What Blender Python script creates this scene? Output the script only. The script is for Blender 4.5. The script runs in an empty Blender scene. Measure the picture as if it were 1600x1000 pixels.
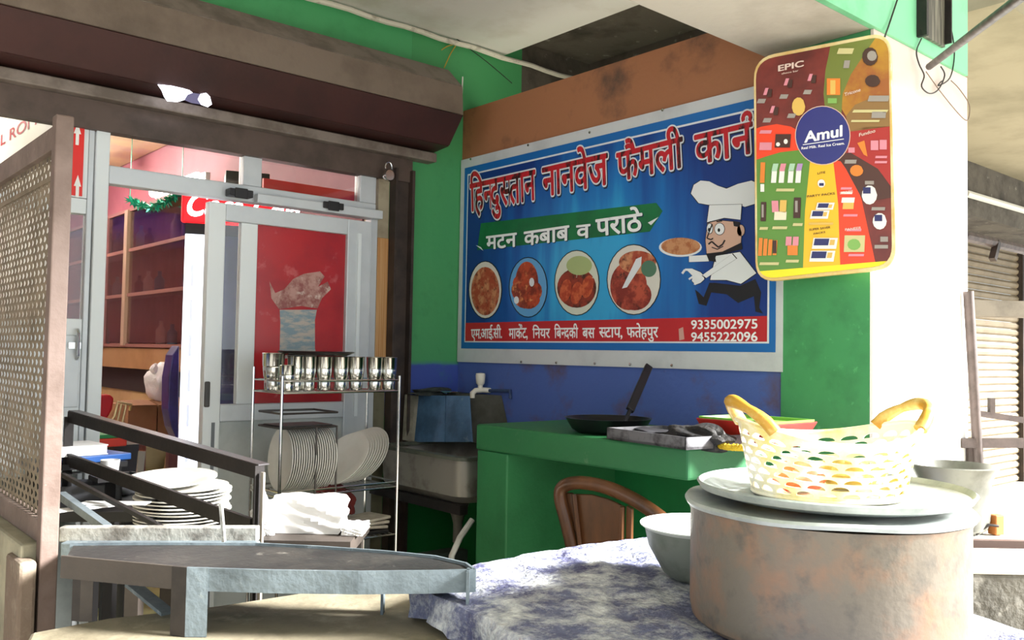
import bpy, bmesh, math, random
from mathutils import Vector, Matrix
random.seed(7)
scene = bpy.context.scene
COL = scene.collection
R = math.radians
# ------------------------------------------------------------------ camera
FPX, PITCH, ROLL, YAW = 1371.0, 0.03802, 0.01808, 0.71419
CAM = Vector((-2.683, -3.502, 1.25))
_f = Vector((math.sin(YAW)*math.cos(PITCH), math.cos(YAW)*math.cos(PITCH), math.sin(PITCH)))
_r = Vector((math.cos(YAW), -math.sin(YAW), 0)); _u = _r.cross(_f)
RT = math.cos(ROLL)*_r + math.sin(ROLL)*_u
UP = -math.sin(ROLL)*_r + math.cos(ROLL)*_u
FW = _f
cam = bpy.data.cameras.new('camera'); cam.sensor_width = 36; cam.lens = FPX/1600*36
cam.clip_start = 0.05; cam.clip_end = 200
camo = bpy.data.objects.new('camera', cam); COL.objects.link(camo)
camo.matrix_world = Matrix(((RT.x, UP.x, -FW.x, CAM.x), (RT.y, UP.y, -FW.y, CAM.y), (RT.z, UP.z, -FW.z, CAM.z), (0, 0, 0, 1)))
scene.camera = camo
# ------------------------------------------------------------------ world, sun, exposure
world = bpy.data.worlds.new('world'); scene.world = world; world.use_nodes = True
bg = world.node_tree.nodes['Background']
bg.inputs[0].default_value = (0.86, 0.95, 1.0, 1); bg.inputs[1].default_value = 0.9
sun = bpy.data.lights.new('sun', 'SUN'); sun.energy = 14.5; sun.angle = R(14); sun.color = (1.0, 0.99, 0.96)
suno = bpy.data.objects.new('sun', sun); COL.objects.link(suno)
SUND = Vector((0.68*math.cos(R(28)), -0.733*math.cos(R(28)), math.sin(R(28))))
suno.rotation_euler = SUND.to_track_quat('Z', 'Y').to_euler(); suno.location = (4, -8, 8)
scene.view_settings.view_transform = 'Standard'; scene.view_settings.look = 'None'
scene.view_settings.gamma = 1; scene.view_settings.use_curve_mapping = False
scene.view_settings.exposure = 1.15

# ------------------------------------------------------------------ helpers
def ray(px, py): return RT*((px-800)/FPX) - UP*((py-500)/FPX) + FW
def P(px, py, x=None, y=None, z=None, d=None):
    """point of the place seen at a photograph coordinate, on a plane or at a depth"""
    r = ray(px, py)
    if d is not None: return CAM + r*d
    if x is not None: return CAM + r*((x-CAM.x)/r.x)
    if y is not None: return CAM + r*((y-CAM.y)/r.y)
    return CAM + r*((z-CAM.z)/r.z)
def PP(px, py, o, n):
    r = ray(px, py); return CAM + r*((o-CAM).dot(n)/r.dot(n))

def lin(h):
    h = h.lstrip('#'); v = [int(h[i:i+2], 16)/255 for i in (0, 2, 4)]
    return tuple((c/12.92 if c <= .04045 else ((c+.055)/1.055)**2.4) for c in v)+(1,)

MATS = {}
def mat(name, col, rough=.6, metal=0, col2=None, scale=6, lo=.42, hi=.62, col3=None, scale3=20, lo3=.55, hi3=.68,
        bump=0, bscale=60, emit=None, estr=1, stretch=(1, 1, 1), spec=.5, trans=0, alpha=1, bands=None, nr=.62):
    if name in MATS: return MATS[name]
    m = bpy.data.materials.new(name); m.use_nodes = True; nt = m.node_tree; N = nt.nodes; L = nt.links
    b = N['Principled BSDF']
    b.inputs['Roughness'].default_value = rough; b.inputs['Metallic'].default_value = metal
    b.inputs['Specular IOR Level'].default_value = spec
    b.inputs['Base Color'].default_value = lin(col); b.inputs['Transmission Weight'].default_value = trans
    b.inputs['Alpha'].default_value = alpha
    m.diffuse_color = lin(col)
    geo = N.new('ShaderNodeNewGeometry'); mp = N.new('ShaderNodeMapping'); mp.inputs['Scale'].default_value = stretch
    L.new(geo.outputs['Position'], mp.inputs[0])
    base = None
    if bands:                                   # colour bands by height: [(z, colour), ...] from the floor up
        sx = N.new('ShaderNodeSeparateXYZ'); L.new(geo.outputs['Position'], sx.inputs[0])
        nz = N.new('ShaderNodeTexNoise'); nz.inputs['Scale'].default_value = 9; nz.inputs['Detail'].default_value = 5
        L.new(geo.outputs['Position'], nz.inputs['Vector'])
        ma = N.new('ShaderNodeMath'); ma.operation = 'MULTIPLY_ADD'; ma.inputs[1].default_value = .03; L.new(nz.outputs[0], ma.inputs[0]); L.new(sx.outputs[2], ma.inputs[2])
        mu = N.new('ShaderNodeMath'); mu.operation = 'DIVIDE'; mu.inputs[1].default_value = 3.2; L.new(ma.outputs[0], mu.inputs[0])
        rp = N.new('ShaderNodeValToRGB'); rp.color_ramp.interpolation = 'LINEAR'; e = rp.color_ramp.elements
        e[0].position = 0; e[0].color = lin(bands[0][1]); e[1].position = 1; e[1].color = lin(bands[-1][1])
        for i in range(1, len(bands)):
            z0 = bands[i][0]+.015; w = bands[i][2] if len(bands[i]) > 2 else .006
            q = e.new((z0-w)/3.2); q.color = lin(bands[i-1][1]); q = e.new((z0+w)/3.2); q.color = lin(bands[i][1])
        L.new(mu.outputs[0], rp.inputs[0]); base = rp.outputs[0]
    def layer(prev, c, sc, lo, hi):
        n = N.new('ShaderNodeTexNoise'); n.inputs['Scale'].default_value = sc; n.inputs['Detail'].default_value = 8; n.inputs['Roughness'].default_value = nr
        L.new(mp.outputs[0], n.inputs['Vector'])
        r = N.new('ShaderNodeMapRange'); r.inputs[1].default_value = lo; r.inputs[2].default_value = hi; L.new(n.outputs[0], r.inputs[0])
        x = N.new('ShaderNodeMix'); x.data_type = 'RGBA'; L.new(r.outputs[0], x.inputs[0])
        if prev is None: x.inputs[6].default_value = lin(col)
        else: L.new(prev, x.inputs[6])
        x.inputs[7].default_value = lin(c); return x.outputs[2]
    if col2: base = layer(base, col2, scale, lo, hi)
    if col3: base = layer(base, col3, scale3, lo3, hi3)
    if base is not None: L.new(base, b.inputs['Base Color'])
    if bump:
        n = N.new('ShaderNodeTexNoise'); n.inputs['Scale'].default_value = bscale; n.inputs['Detail'].default_value = 6
        L.new(mp.outputs[0], n.inputs['Vector'])
        bp = N.new('ShaderNodeBump'); bp.inputs['Strength'].default_value = bump; bp.inputs['Distance'].default_value = .02
        L.new(n.outputs[0], bp.inputs['Height']); L.new(bp.outputs[0], b.inputs['Normal'])
    if emit:
        b.inputs['Emission Color'].default_value = lin(emit); b.inputs['Emission Strength'].default_value = estr
    MATS[name] = m; return m

class MB:
    """collects shapes of one mesh, in world coordinates"""
    def __init__(s): s.bm = bmesh.new()
    def face(s, pts):
        try: return s.bm.faces.new([s.bm.verts.new(p) for p in pts])
        except ValueError: return None
    def hexa(s, p):                             # p: 4 bottom + 4 top
        v = [s.bm.verts.new(q) for q in p]
        for f in ((3, 2, 1, 0), (4, 5, 6, 7), (0, 1, 5, 4), (1, 2, 6, 5), (2, 3, 7, 6), (3, 0, 4, 7)): s.bm.faces.new([v[i] for i in f])
        return s
    def box(s, x0, x1, y0, y1, z0, z1):
        x0, x1 = sorted((x0, x1)); y0, y1 = sorted((y0, y1)); z0, z1 = sorted((z0, z1))
        return s.hexa([(x0, y0, z0), (x1, y0, z0), (x1, y1, z0), (x0, y1, z0), (x0, y0, z1), (x1, y0, z1), (x1, y1, z1), (x0, y1, z1)])
    def obox(s, c, size, rot=None):
        rot = rot or Matrix.Identity(3); h = Vector(size)/2; c = Vector(c)
        return s.hexa([c+rot@Vector((a*h.x, b*h.y, e*h.z)) for e in (-1, 1) for a, b in ((-1, -1), (1, -1), (1, 1), (-1, 1))])
    def bar(s, a, b, w, h, up=(0, 0, 1)):
        a = Vector(a); b = Vector(b); t = (b-a).normalized(); sd = t.cross(Vector(up))
        if sd.length < 1e-4: sd = t.cross(Vector((1, 0, 0)))
        sd.normalize(); u = sd.cross(t); sd *= w/2; u *= h/2
        return s.hexa([a-sd-u, a+sd-u, b+sd-u, b-sd-u, a-sd+u, a+sd+u, b+sd+u, b-sd+u])
    def angle(s, a, b, w, t, up=(0, 0, 1), side=1):    # angle iron: upright leg + flat leg
        a = Vector(a); b = Vector(b); d = (b-a).normalized(); u = Vector(up); sd = d.cross(u).normalized()*side; u = sd.cross(d).normalized()
        if u.dot(Vector(up)) < 0: u = -u
        s.bar(a, b, t, w, u); o = sd*(w/2)+u*(w/2-t/2); return s.bar(a+o, b+o, w, t, u)
    def prism(s, pts, vec):
        vec = Vector(vec); a = [s.bm.verts.new(p) for p in pts]; b = [s.bm.verts.new(Vector(p)+vec) for p in pts]; n = len(a)
        s.bm.faces.new(a[::-1]); s.bm.faces.new(b)
        for i in range(n): s.bm.faces.new((a[i], a[(i+1) % n], b[(i+1) % n], b[i]))
        return s
    def tube(s, pts, r, n=8, closed=False):
        pts = [Vector(p) for p in pts]; m = len(pts); rings = []; rr = r if isinstance(r, (list, tuple)) else [r]*m
        pn = None
        for i, p in enumerate(pts):
            a = pts[i-1] if (i or closed) else p; b = pts[(i+1) % m] if (i < m-1 or closed) else p
            t = (b-a).normalized()
            if pn is None:
                pn = t.orthogonal().normalized()
            pn = (pn - t*pn.dot(t)).normalized(); bn = t.cross(pn)
            rings.append([s.bm.verts.new(p+(pn*math.cos(2*math.pi*k/n)+bn*math.sin(2*math.pi*k/n))*rr[i]) for k in range(n)])
        for i in range(m if closed else m-1):
            A, B = rings[i], rings[(i+1) % m]
            for k in range(n): s.bm.faces.new((A[k], A[(k+1) % n], B[(k+1) % n], B[k]))
        if not closed: s.bm.faces.new(rings[0][::-1]); s.bm.faces.new(rings[-1])
        return s
    def lathe(s, prof, c=(0, 0, 0), n=32, rot=None, wob=0):
        c = Vector(c); rot = rot or Matrix.Identity(3); rings = []
        for r, z in prof:
            if r < 1e-5: rings.append([s.bm.verts.new(c+rot@Vector((0, 0, z)))])
            else: rings.append([s.bm.verts.new(c+rot@Vector((r*math.cos(2*math.pi*k/n), r*math.sin(2*math.pi*k/n), z+wob*math.sin(3*2*math.pi*k/n+r*9)*r+wob*.5*math.sin(7*2*math.pi*k/n)*r))) for k in range(n)])
        for A, B in zip(rings, rings[1:]):
            for k in range(n):
                q = (k+1) % n
                if len(A) == 1 and len(B) == 1: continue
                if len(A) == 1: s.bm.faces.new((A[0], B[q], B[k]))
                elif len(B) == 1: s.bm.faces.new((A[k], A[q], B[0]))
                else: s.bm.faces.new((A[k], A[q], B[q], B[k]))
        return s
    def grid(s, fn, nu, nv):
        v = [[s.bm.verts.new(fn(i/nu, j/nv)) for j in range(nv+1)] for i in range(nu+1)]
        for i in range(nu):
            for j in range(nv): s.bm.faces.new((v[i][j], v[i+1][j], v[i+1][j+1], v[i][j+1]))
        return s
    def blob(s, c, size, seed=0, amp=.15, n=3, rot=None):
        rot = rot or Matrix.Identity(3); rnd = random.Random(seed); ph = [rnd.uniform(0, 6.28) for _ in range(6)]
        r = bmesh.ops.create_icosphere(s.bm, subdivisions=n, radius=1)
        for v in r['verts']:
            p = v.co.copy(); k = 1+amp*(math.sin(3*p.x+ph[0])*math.sin(4*p.y+ph[1])+.6*math.sin(7*p.z+ph[2]+3*p.x)+.4*math.sin(11*p.y+ph[3]))
            v.co = Vector(c)+rot@Vector((p.x*k*size[0], p.y*k*size[1], p.z*k*size[2]))
        return s

ORD = 'first second third fourth fifth sixth seventh eighth ninth tenth eleventh twelfth thirteenth fourteenth fifteenth sixteenth seventeenth eighteenth nineteenth twentieth'.split()
ROOT = {}
def setp(o, label=None, cat=None, group=None, kind=None):
    if label: o['label'] = label
    if cat: o['category'] = cat
    if group: o['group'] = group
    if kind: o['kind'] = kind
def add(name, mb, m, parent=None, label=None, cat=None, group=None, kind=None, smooth=False, bevel=0, origin=None, solid=0, weld=False):
    bm = mb.bm
    if weld: bmesh.ops.remove_doubles(bm, verts=bm.verts, dist=1e-5)
    bmesh.ops.recalc_face_normals(bm, faces=bm.faces)
    if parent is not None: off = ROOT[parent.name]
    elif origin is not None: off = Vector(origin)
    else:
        zs = [v.co for v in bm.verts]; lo = [min(p[i] for p in zs) for i in range(3)]; hi = [max(p[i] for p in zs) for i in range(3)]
        off = Vector(((lo[0]+hi[0])/2, (lo[1]+hi[1])/2, lo[2]))
    for v in bm.verts: v.co -= off
    me = bpy.data.meshes.new(name); bm.to_mesh(me); bm.free()
    if smooth:
        me.polygons.foreach_set('use_smooth', [True]*len(me.polygons))
    me.materials.append(m)
    o = bpy.data.objects.new(name, me); COL.objects.link(o)
    if parent is not None: o.parent = parent
    else: o.location = off
    ROOT[o.name] = off
    if bevel:
        b = o.modifiers.new('bevel', 'BEVEL'); b.width = bevel; b.segments = 2; b.limit_method = 'ANGLE'; b.angle_limit = R(40)
    if solid:
        b = o.modifiers.new('solid', 'SOLIDIFY'); b.thickness = solid; b.offset = 0
    if smooth:
        try: me.set_sharp_from_angle(angle=R(38))
        except Exception: pass
    setp(o, label, cat, group, kind); return o
def thing(name, loc, label, cat, group=None):
    o = bpy.data.objects.new(name, None); COL.objects.link(o); o.location = loc; o.empty_display_size = .1
    ROOT[o.name] = Vector(loc); setp(o, label, cat, group); return o
def copy_thing(o, loc, rot=None, label=None):
    c = o.copy(); COL.objects.link(c); c.location = loc
    if rot is not None: c.rotation_euler = rot
    if label: c['label'] = label
    for ch in list(o.children):
        k = ch.copy(); COL.objects.link(k); k.parent = c
        for g in list(ch.children):
            q = g.copy(); COL.objects.link(q); q.parent = k
    return c
def struct(name, mb, m, parent=None, **k):
    return add(name, mb, m, parent, kind='structure' if parent is None else None, **k)

# ---- lettering -------------------------------------------------------------
_tmpc = {}
def glyphs(s):
    """flat triangles of a run of characters in Blender's built-in fonts"""
    if s in _tmpc: return _tmpc[s]
    cu = bpy.data.curves.new('run', 'FONT'); cu.body = s; cu.size = 1; cu.resolution_u = 5
    o = bpy.data.objects.new('run', cu); COL.objects.link(o)
    me = bpy.data.meshes.new_from_object(o.evaluated_get(bpy.context.evaluated_depsgraph_get()))
    vs = [v.co.copy() for v in me.vertices]; fs = [tuple(p.vertices) for p in me.polygons]
    bpy.data.objects.remove(o); bpy.data.curves.remove(cu); bpy.data.meshes.remove(me)
    _tmpc[s] = (vs, fs); return vs, fs
def word(tokens):
    """tokens: text, or (text, width cut from the right for a half consonant), or (text, 0, 'reph')"""
    V, F = [], []; cur = 0
    for t in tokens:
        if isinstance(t, str): t = (t, 0)
        if t[0] == ' ': cur += .26; continue
        vs, fs = glyphs(t[0]); bm = bmesh.new(); bv = [bm.verts.new(v) for v in vs]
        for f in fs:
            try: bm.faces.new([bv[i] for i in f])
            except ValueError: pass
        x0 = min(v.co.x for v in bm.verts); x1 = max(v.co.x for v in bm.verts)
        if t[1]:
            x1 -= t[1]
            bmesh.ops.bisect_plane(bm, geom=bm.verts[:]+bm.edges[:]+bm.faces[:], plane_co=(x1, 0, 0), plane_no=(1, 0, 0), clear_outer=True)
        if len(t) > 2:                          # reph hook above the headline
            cx, cy, rr = x1-.13, HEADY+.12, .1
            for k in range(8):
                a0, a1 = R(200-k*30), R(200-(k+1)*30)
                q = [bm.verts.new((cx+rad*math.cos(a), cy+rad*math.sin(a), 0)) for rad, a in ((rr-.03, a0), (rr+.03, a0), (rr+.03, a1), (rr-.03, a1))]
                bm.faces.new(q)
        bm.verts.ensure_lookup_table(); bm.verts.index_update(); n = len(V)
        V += [Vector((v.co.x-x0+cur, v.co.y)) for v in bm.verts]; F += [tuple(v.index+n for v in f.verts) for f in bm.faces]
        cur += x1-x0; bm.free()
    return V, F, cur
HEADY = .62
def lay_word(mb, wd, O, U, Vv, n, depth, spread=0, k=1, shift=(0, 0)):
    """place a word: O baseline start, U end of the baseline, Vv point at letter height above O; spread thickens the strokes"""
    V, F, w = wd; h = wd_h
    du = (U-O)/w; dv = (Vv-O)/h; offs = [(0, 0)]+[(spread*math.cos(2*math.pi*i/k), spread*math.sin(2*math.pi*i/k)) for i in range(k)] if spread else [(0, 0)]
    for i, (a, b) in enumerate(offs):
        bv = [mb.bm.verts.new(O+du*(v.x+a+shift[0])+dv*(v.y+b+shift[1])+n*(depth+i*.00002)) for v in V]
        for f in F:
            try: mb.bm.faces.new([bv[j] for j in f])
            except ValueError: pass
wd_h = .62
# ------------------------------------------------------------------ materials
GREEN, BLUE = '#459a5f', '#3d55a8'
m_wallA = mat('green_blue_paint', GREEN, .55, bands=[(0, '#1f7d40'), (.93, '#35486f'), (1.0, '#3c52a6'), (1.195, '#469b60')], col2='#35804d', scale=5, lo=.56, hi=.8, bump=.08, bscale=30)
m_green = mat('green_paint', '#4aa56a', .5, col2='#3c8f58', scale=4, lo=.5, hi=.75, bump=.08, bscale=25)
m_wallB = mat('brown_blue_paint', '#7d5238', .7, bands=[(0, '#117a38'), (.9, '#4a62a8'), (1.21, '#51679f'), (1.4, '#a06a49')], col2='#5d4538', scale=3.5, lo=.54, hi=.72, bump=.1, bscale=40)
m_pillg = mat('pillar_paint', '#3f8f58', .55, col2='#34794a', scale=7, lo=.5, hi=.75, col3='#54a86c', scale3=30, lo3=.62, hi3=.75, bump=.1, bscale=40)
m_pillw = mat('whitewash_shaded_top', '#eee6e0', .8, bands=[(0, '#f6f4ef'), (1.95, '#d6c6bf', .16), (2.42, '#7fc79a', .02)], bump=.12, bscale=30)  # duller band near the top is soft shade put into the colour
m_soffit = mat('ceiling_plaster', '#e0dfda', .85, col2='#cbc7bc', scale=2.2, lo=.5, hi=.7, bump=.06, bscale=20)
m_beam = mat('beam_plaster', '#c0bbb2', .85, col2='#a39d94', scale=3, lo=.45, hi=.7, bump=.08, bscale=30)
m_beamg = mat('beam_front_paint', '#7cc79b', .6, col2='#62ad82', scale=3, lo=.5, hi=.7)
m_dark = mat('dark_concrete', '#5c564d', .9, col2='#332e28', scale=4, lo=.45, hi=.7, col3='#88837a', scale3=14, lo3=.62, hi3=.7, bump=.15, bscale=40)  # dark grey concrete with darker and paler blotches
m_ground = mat('ground_concrete', '#b8b0a2', .9, col2='#9c9385', scale=2, bump=.1, bscale=30)
m_shutA = mat('shutter_brown', '#74675c', .6, col2='#5d5147', scale=5, lo=.45, hi=.7, bump=.05)
m_shutB = mat('shutter_maroon', '#3f211e', .5, col2='#2f1816', scale=4, lo=.45, hi=.7, bump=.04)
m_shutC = mat('shutter_lip', '#80756d', .6, col2='#63584f', scale=8)  # paler grey brown for the top strip and bottom lip
m_lintel = mat('lintel_brown', '#564740', .6, col2='#42362f', scale=6)
m_guide = mat('guide_dark', '#40342e', .55, col2='#2a221e', scale=8)
m_alu = mat('aluminium', '#ccd1d5', .38, .2, col2='#bdc3c7', scale=3, lo=.45, hi=.7)
m_aluw = mat('aluminium_white', '#dfe5e7', .45, .1)
m_aludk = mat('frame_gap', '#6c7278', .5)
m_black = mat('black_plastic', '#1c1a1c', .45)
m_glass = mat('pane_glass', '#ffffff', .02, trans=1, spec=.5)
m_chrome = mat('chrome', '#d8d8d6', .18, 1)
m_steel = mat('stainless_steel', '#cfcfca', .16, 1)
m_steeld = mat('dull_steel', '#a8a49c', .38, .6, col2='#7d766d', scale=9, lo=.5, hi=.7)

XG = P(633, 560, y=0).x           # where the green wall begins beside the shutter guide
ZT = P(720, 66, y=0).z            # ceiling height
XS = -.2                          # right end of the shutter casing
# ------------------------------------------------------------------ floor, walls, ceiling
struct('floor', MB().box(-9, 8, -14, 7, -.1, 0), m_ground)
xgreen = P(815, 120, y=0).x
w = MB().box(XG, xgreen, 0, .2, 0, ZT+.5); struct('wall_back', w, m_wallA)
struct('wall_back_lintel', MB().box(-5, XG-.001, 0, .2, P(660, 250, y=-.05).z, ZT+.5), m_green)
struct('wall_back_bare', MB().box(xgreen+.001, 1.6, 0, .2, 0, ZT+.5), m_dark)
zbt = P(720, 175, x=0).z
yP0, yP1 = P(1222, 560, x=0).y, P(1364, 520, x=0).y    # pillar side, far and near edge
struct('wall_right', MB().box(0, .14, yP0+.001, -.001, 0, zbt), m_wallB)
xp1 = P(1511, 500, y=yP1).x
zbm = P(1390, 58, y=yP1).z; ybk = P(1200, 78, x=0).y
struct('wall_pillar', MB().box(-.006, xp1-.01, yP1+.009, yP0, 0, zbm-.001), m_pillg)
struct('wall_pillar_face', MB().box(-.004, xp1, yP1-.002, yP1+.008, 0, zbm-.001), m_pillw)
# beam over the pillar, slabs
struct('ceiling_beam', MB().box(-6, xp1-.02, yP1+.01, ybk, zbm, ZT+.5), m_beam)
struct('ceiling_beam_front', MB().box(-6, xp1-.02, yP1-.012, yP1+.009, zbm, ZT+.5), m_beamg)
xe = P(800, 82, z=ZT).x
struct('ceiling', MB().box(-6, xe, P(1200, 78, x=0).y+.001, -.001, ZT, ZT+.2), m_soffit)
struct('ceiling_upper', MB().box(xe+.001, 1.0, -1.7, -.002, ZT+.1, ZT+.25), m_dark)
struct('wall_dark_filler', MB().box(.9, 1.0, -1.7, -.002, 2.0, ZT+.099), m_dark)  # dark panel added so the void above the wall stays dim
struct('ceiling_light_blocker', MB().box(-7, -.3, -7, yP1-.013, ZT+.3, ZT+.42).box(-.3, 3.2, yP1-1.8, yP1-.013, ZT+.3, ZT+.42), m_soffit)  # unseen canopy added to cut skylight and shade the pillar top
pa = P(505, 0, y=-.03); pb = P(895, 117, y=-.03)
mb = MB()
pts = [Vector((pa.x-1.5+(pb.x-pa.x+1.5)*i/30, -.025, ZT-.022+.004*math.sin(i*1.7))) for i in range(31)]
mb.tube(pts, .013, 8); struct('trim_ceiling', mb, mat('conduit_white', '#d9d6c8', .6, col2='#8c8676', scale=9, lo=.52, hi=.66), smooth=True)

# ------------------------------------------------------------------ shutter casing
prof = [P(a, b, x=XS) for a, b in ((700, 112), (721, 137), (722, 180), (701, 226), (676, 237))]
lipp = P(671, 255, x=XS)
sh = thing('shutter_casing', (-2, 0, 2.1), 'long brown rolling shutter casing across the top of the glass shopfront', 'shutter')
XL = -5.0
def strip(a, b, t=.008, x1=XS): 
    n = Vector((0, (b-a).z, -(b-a).y)).normalized()*t
    return MB().prism([Vector((x1, a.y, a.z)), Vector((x1, b.y, b.z)), Vector((x1, b.y, b.z))+n, Vector((x1, a.y, a.z))+n], (XL-x1, 0, 0))
top = Vector((XS, -.001, prof[0].z+.03))
mb = strip(top, prof[0]); add('top_sheet', mb, m_shutA, sh)
add('top_lip', strip(prof[0], prof[1]), m_shutC, sh, label='lighter top strip')
add('upper_face', strip(prof[1], prof[2]), m_shutA, sh)
add('lower_face', strip(prof[2], prof[3]), m_shutB, sh, label='maroon lower face')
b5 = Vector((XS, min(prof[4].y, -.02), prof[4].z))
# underside: one whole sheet; the torn hole is drawn over it by glowing patches
gx0, gx1 = P(248, 145, y=prof[3].y*.75).x, P(331, 160, y=prof[3].y*.75).x
u = strip(prof[3], b5); add('underside', u, m_shutB, sh)
mb = MB(); mb.prism([Vector((XS, q.y, q.z)) for q in [top]+prof[:4]+[b5, Vector((XS, -.001, b5.z))]], (.006, 0, 0)); add('end_plate', mb, m_guide, sh)
zl = P(400, 240, y=0).z
l0 = P(0, 112, y=-.05); l1 = P(660, 250, y=-.05)
add('bottom_lip', MB().box(XL, XS-.01, -.075, -.002, l1.z-.005, l1.z+.04), m_shutC, sh, bevel=.006, label='lighter lip under the casing')
add('lintel_plate', MB().box(XL, XG-.002, -.03, .03, P(400, 243, y=-.03).z-.004, l1.z-.006), m_lintel, sh)
# torn hole glare: flat glowing patches stand in for light through the hole
q = [P(247, 132, y=prof[3].y-.012), P(300, 139, y=prof[3].y-.012), P(331, 152, y=prof[3].y-.012), P(330, 167, y=prof[3].y-.006), P(296, 160, y=prof[3].y-.006), P(262, 159, y=prof[3].y-.006)]
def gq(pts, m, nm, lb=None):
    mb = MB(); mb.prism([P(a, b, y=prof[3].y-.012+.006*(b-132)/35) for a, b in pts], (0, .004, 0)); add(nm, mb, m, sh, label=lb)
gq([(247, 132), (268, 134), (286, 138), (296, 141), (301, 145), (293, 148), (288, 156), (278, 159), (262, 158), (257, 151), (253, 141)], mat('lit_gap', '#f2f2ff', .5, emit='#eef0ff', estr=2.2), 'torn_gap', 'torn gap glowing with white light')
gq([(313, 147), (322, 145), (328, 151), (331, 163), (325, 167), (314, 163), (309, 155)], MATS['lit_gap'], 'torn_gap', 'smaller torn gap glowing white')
gq([(288, 156), (293, 148), (301, 145), (313, 147), (309, 155), (314, 163), (300, 161)], mat('gap_violet', '#7d7aa8', .6), 'torn_flap', 'pale violet torn flap')
# guide rail + wall strip beside the door
gx0, gx1 = P(613, 500, y=-.05).x, XG-.002
gr = thing('shutter_guide', (gx0, 0, 0), 'dark brown vertical shutter guide channel beside the green wall', 'shutter')
zt2 = l1.z-.01
add('web', MB().box(gx0+.012, gx1-.002, -.02, -.002, 0, zt2-.05), m_guide, gr)
add('flange', MB().box(gx0, gx0+.012, -.055, -.002, 0, zt2-.05), m_guide, gr)
add('flange', MB().box(gx1-.014, gx1, -.055, -.002, 0, zt2-.05), m_guide, gr)
zt3 = P(600, 372, y=0).z; x0 = P(588, 450, y=0).x
struct('wall_jamb', MB().box(x0, gx0-.001, 0, .12, zt3, zt2), mat('cream_paint', '#a59a84', .7, col2='#8b7f6b', scale=6))
struct('trim_jamb', MB().box(x0, gx0-.001, -.003, .12, P(600, 610, y=0).z, zt3-.001), mat('tan_wood', '#b07a44', .55, col2='#c39a6a', scale=3, stretch=(40, 10, .6), lo=.4, hi=.6))
struct('wall_jamb_lower', MB().box(x0, gx0-.001, 0, .12, 0, P(600, 610, y=0).z-.001), mat('olive_paint', '#6d6a55', .7, col2='#57543f', scale=6))
# padlock
pc = P(607, 268, y=-.075)
pl = thing('padlock', pc+Vector((0, 0, -.05)), 'small silver padlock hanging at the end of the lintel', 'padlock')
mb = MB(); mb.tube([pc+Vector((.017*math.cos(a), 0, .02+.024*math.sin(a))) for a in [R(-20+i*22) for i in range(11)]], .0045, 8); add('shackle', mb, m_chrome, pl, smooth=True)
mb = MB(); mb.lathe([(0, -.014), (.024, -.014), (.028, -.006), (.028, .006), (.024, .014), (0, .014)], pc+Vector((0, 0, -.018)), 20, Matrix.Rotation(R(90), 3, 'X')); add('body', mb, m_chrome, pl, smooth=True)

# ------------------------------------------------------------------ glass shopfront in wall A
def xa(px, py=450): return P(px, py, y=0).x
def za(px, py): return P(px, py, y=0).z
zH1, zH0 = za(200, 263), za(200, 291)      # header
ztop = za(400, 243)-.006
def vb(pl, pr, z0, z1, y0=0, y1=.05, py=450): return MB().box(xa(pl, py), xa(pr, py), y0, y1, z0, z1)
# the shopfront frame: window_1 = sidelight, window_2, window_3 = transoms, door_1 = sliding leaf
struct('trim_1', vb(131, 140, 0, ztop), m_alu, bevel=.003)
struct('trim_2', vb(141.5, 163, 0, ztop, -.012, .05), m_aluw, bevel=.003)
struct('trim_3', MB().box(xa(163), xa(586, 320), -.01, .05, zH0, zH1), m_alu, bevel=.004)
struct('trim_4', MB().box(xa(395, 310), xa(590, 320), -.05, -.011, zH0-.005, zH0+.035), m_alu, bevel=.004)
struct('trim_5', vb(380, 408, zH1+.001, ztop, -.006, .05, 280), m_alu, bevel=.003)
struct('trim_6', vb(562, 587, zH1+.001, ztop, -.006, .05, 290), m_alu, bevel=.003)
struct('trim_7', MB().box(xa(577), xa(588), 0, .05, 0, zH0-.001), m_alu, bevel=.003)
wn = struct('window_2', MB().box(xa(164, 240), xa(379, 270), .018, .024, zH1+.001, ztop), m_glass)
wn = struct('window_3', MB().box(xa(409, 270), xa(561, 290), .018, .024, zH1+.001, ztop), m_glass)
# red signboard standing behind the second transom
rb = P(480, 300, y=.09)
add('red_board', MB().box(P(411, 280, y=.09).x, P(566, 300, y=.09).x, .085, .1, P(480, 322, y=.09).z, P(480, 289, y=.09).z), mat('red_board', '#d62b20', .4), label='plain red board seen through the second transom pane', cat='board')
# sidelight
wz1, wz0 = za(118, 333), za(116, 498)
struct('window_1', MB().box(-2.55, xa(131)-.002, .018, .024, wz0, wz1), m_glass)
struct('trim_8', MB().box(-2.6, xa(131)-.002, -.004, .05, wz1, za(118, 309)), m_aluw, bevel=.003)
pb_ = struct('trim_9', MB().box(-2.6, xa(131)-.002, -.004, .05, .78, wz0), m_aluw, bevel=.003)
struct('trim_11', MB().box(-2.6, xa(131)-.002, -.002, .05, 0, .779), mat('kick_grey', '#6b706d', .6, col2='#565b58', scale=5))
add('inset_panel', MB().box(-2.3, xa(127), -.012, -.004, za(115, 636), za(115, 524)), m_alu, pb_, bevel=.002)
mb = MB(); hx = xa(122); mb.tube([(hx, -.014, za(120, 515)), (hx, -.03, za(120, 520)), (hx, -.03, za(120, 556)), (hx, -.014, za(120, 561))], .006, 6); mb.box(hx-.03, hx+.012, -.02, -.012, za(120, 545), za(120, 535)); add('latch', mb, m_chrome, pb_, smooth=False)
mb = MB().box(xa(101), xa(131)-.002, .0, .03, za(118, 308), ztop); struct('trim_10', mb, m_aluw)
struct('window_4', MB().box(-2.6, xa(101)-.002, .012, .018, za(118, 308), ztop), m_glass)
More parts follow.
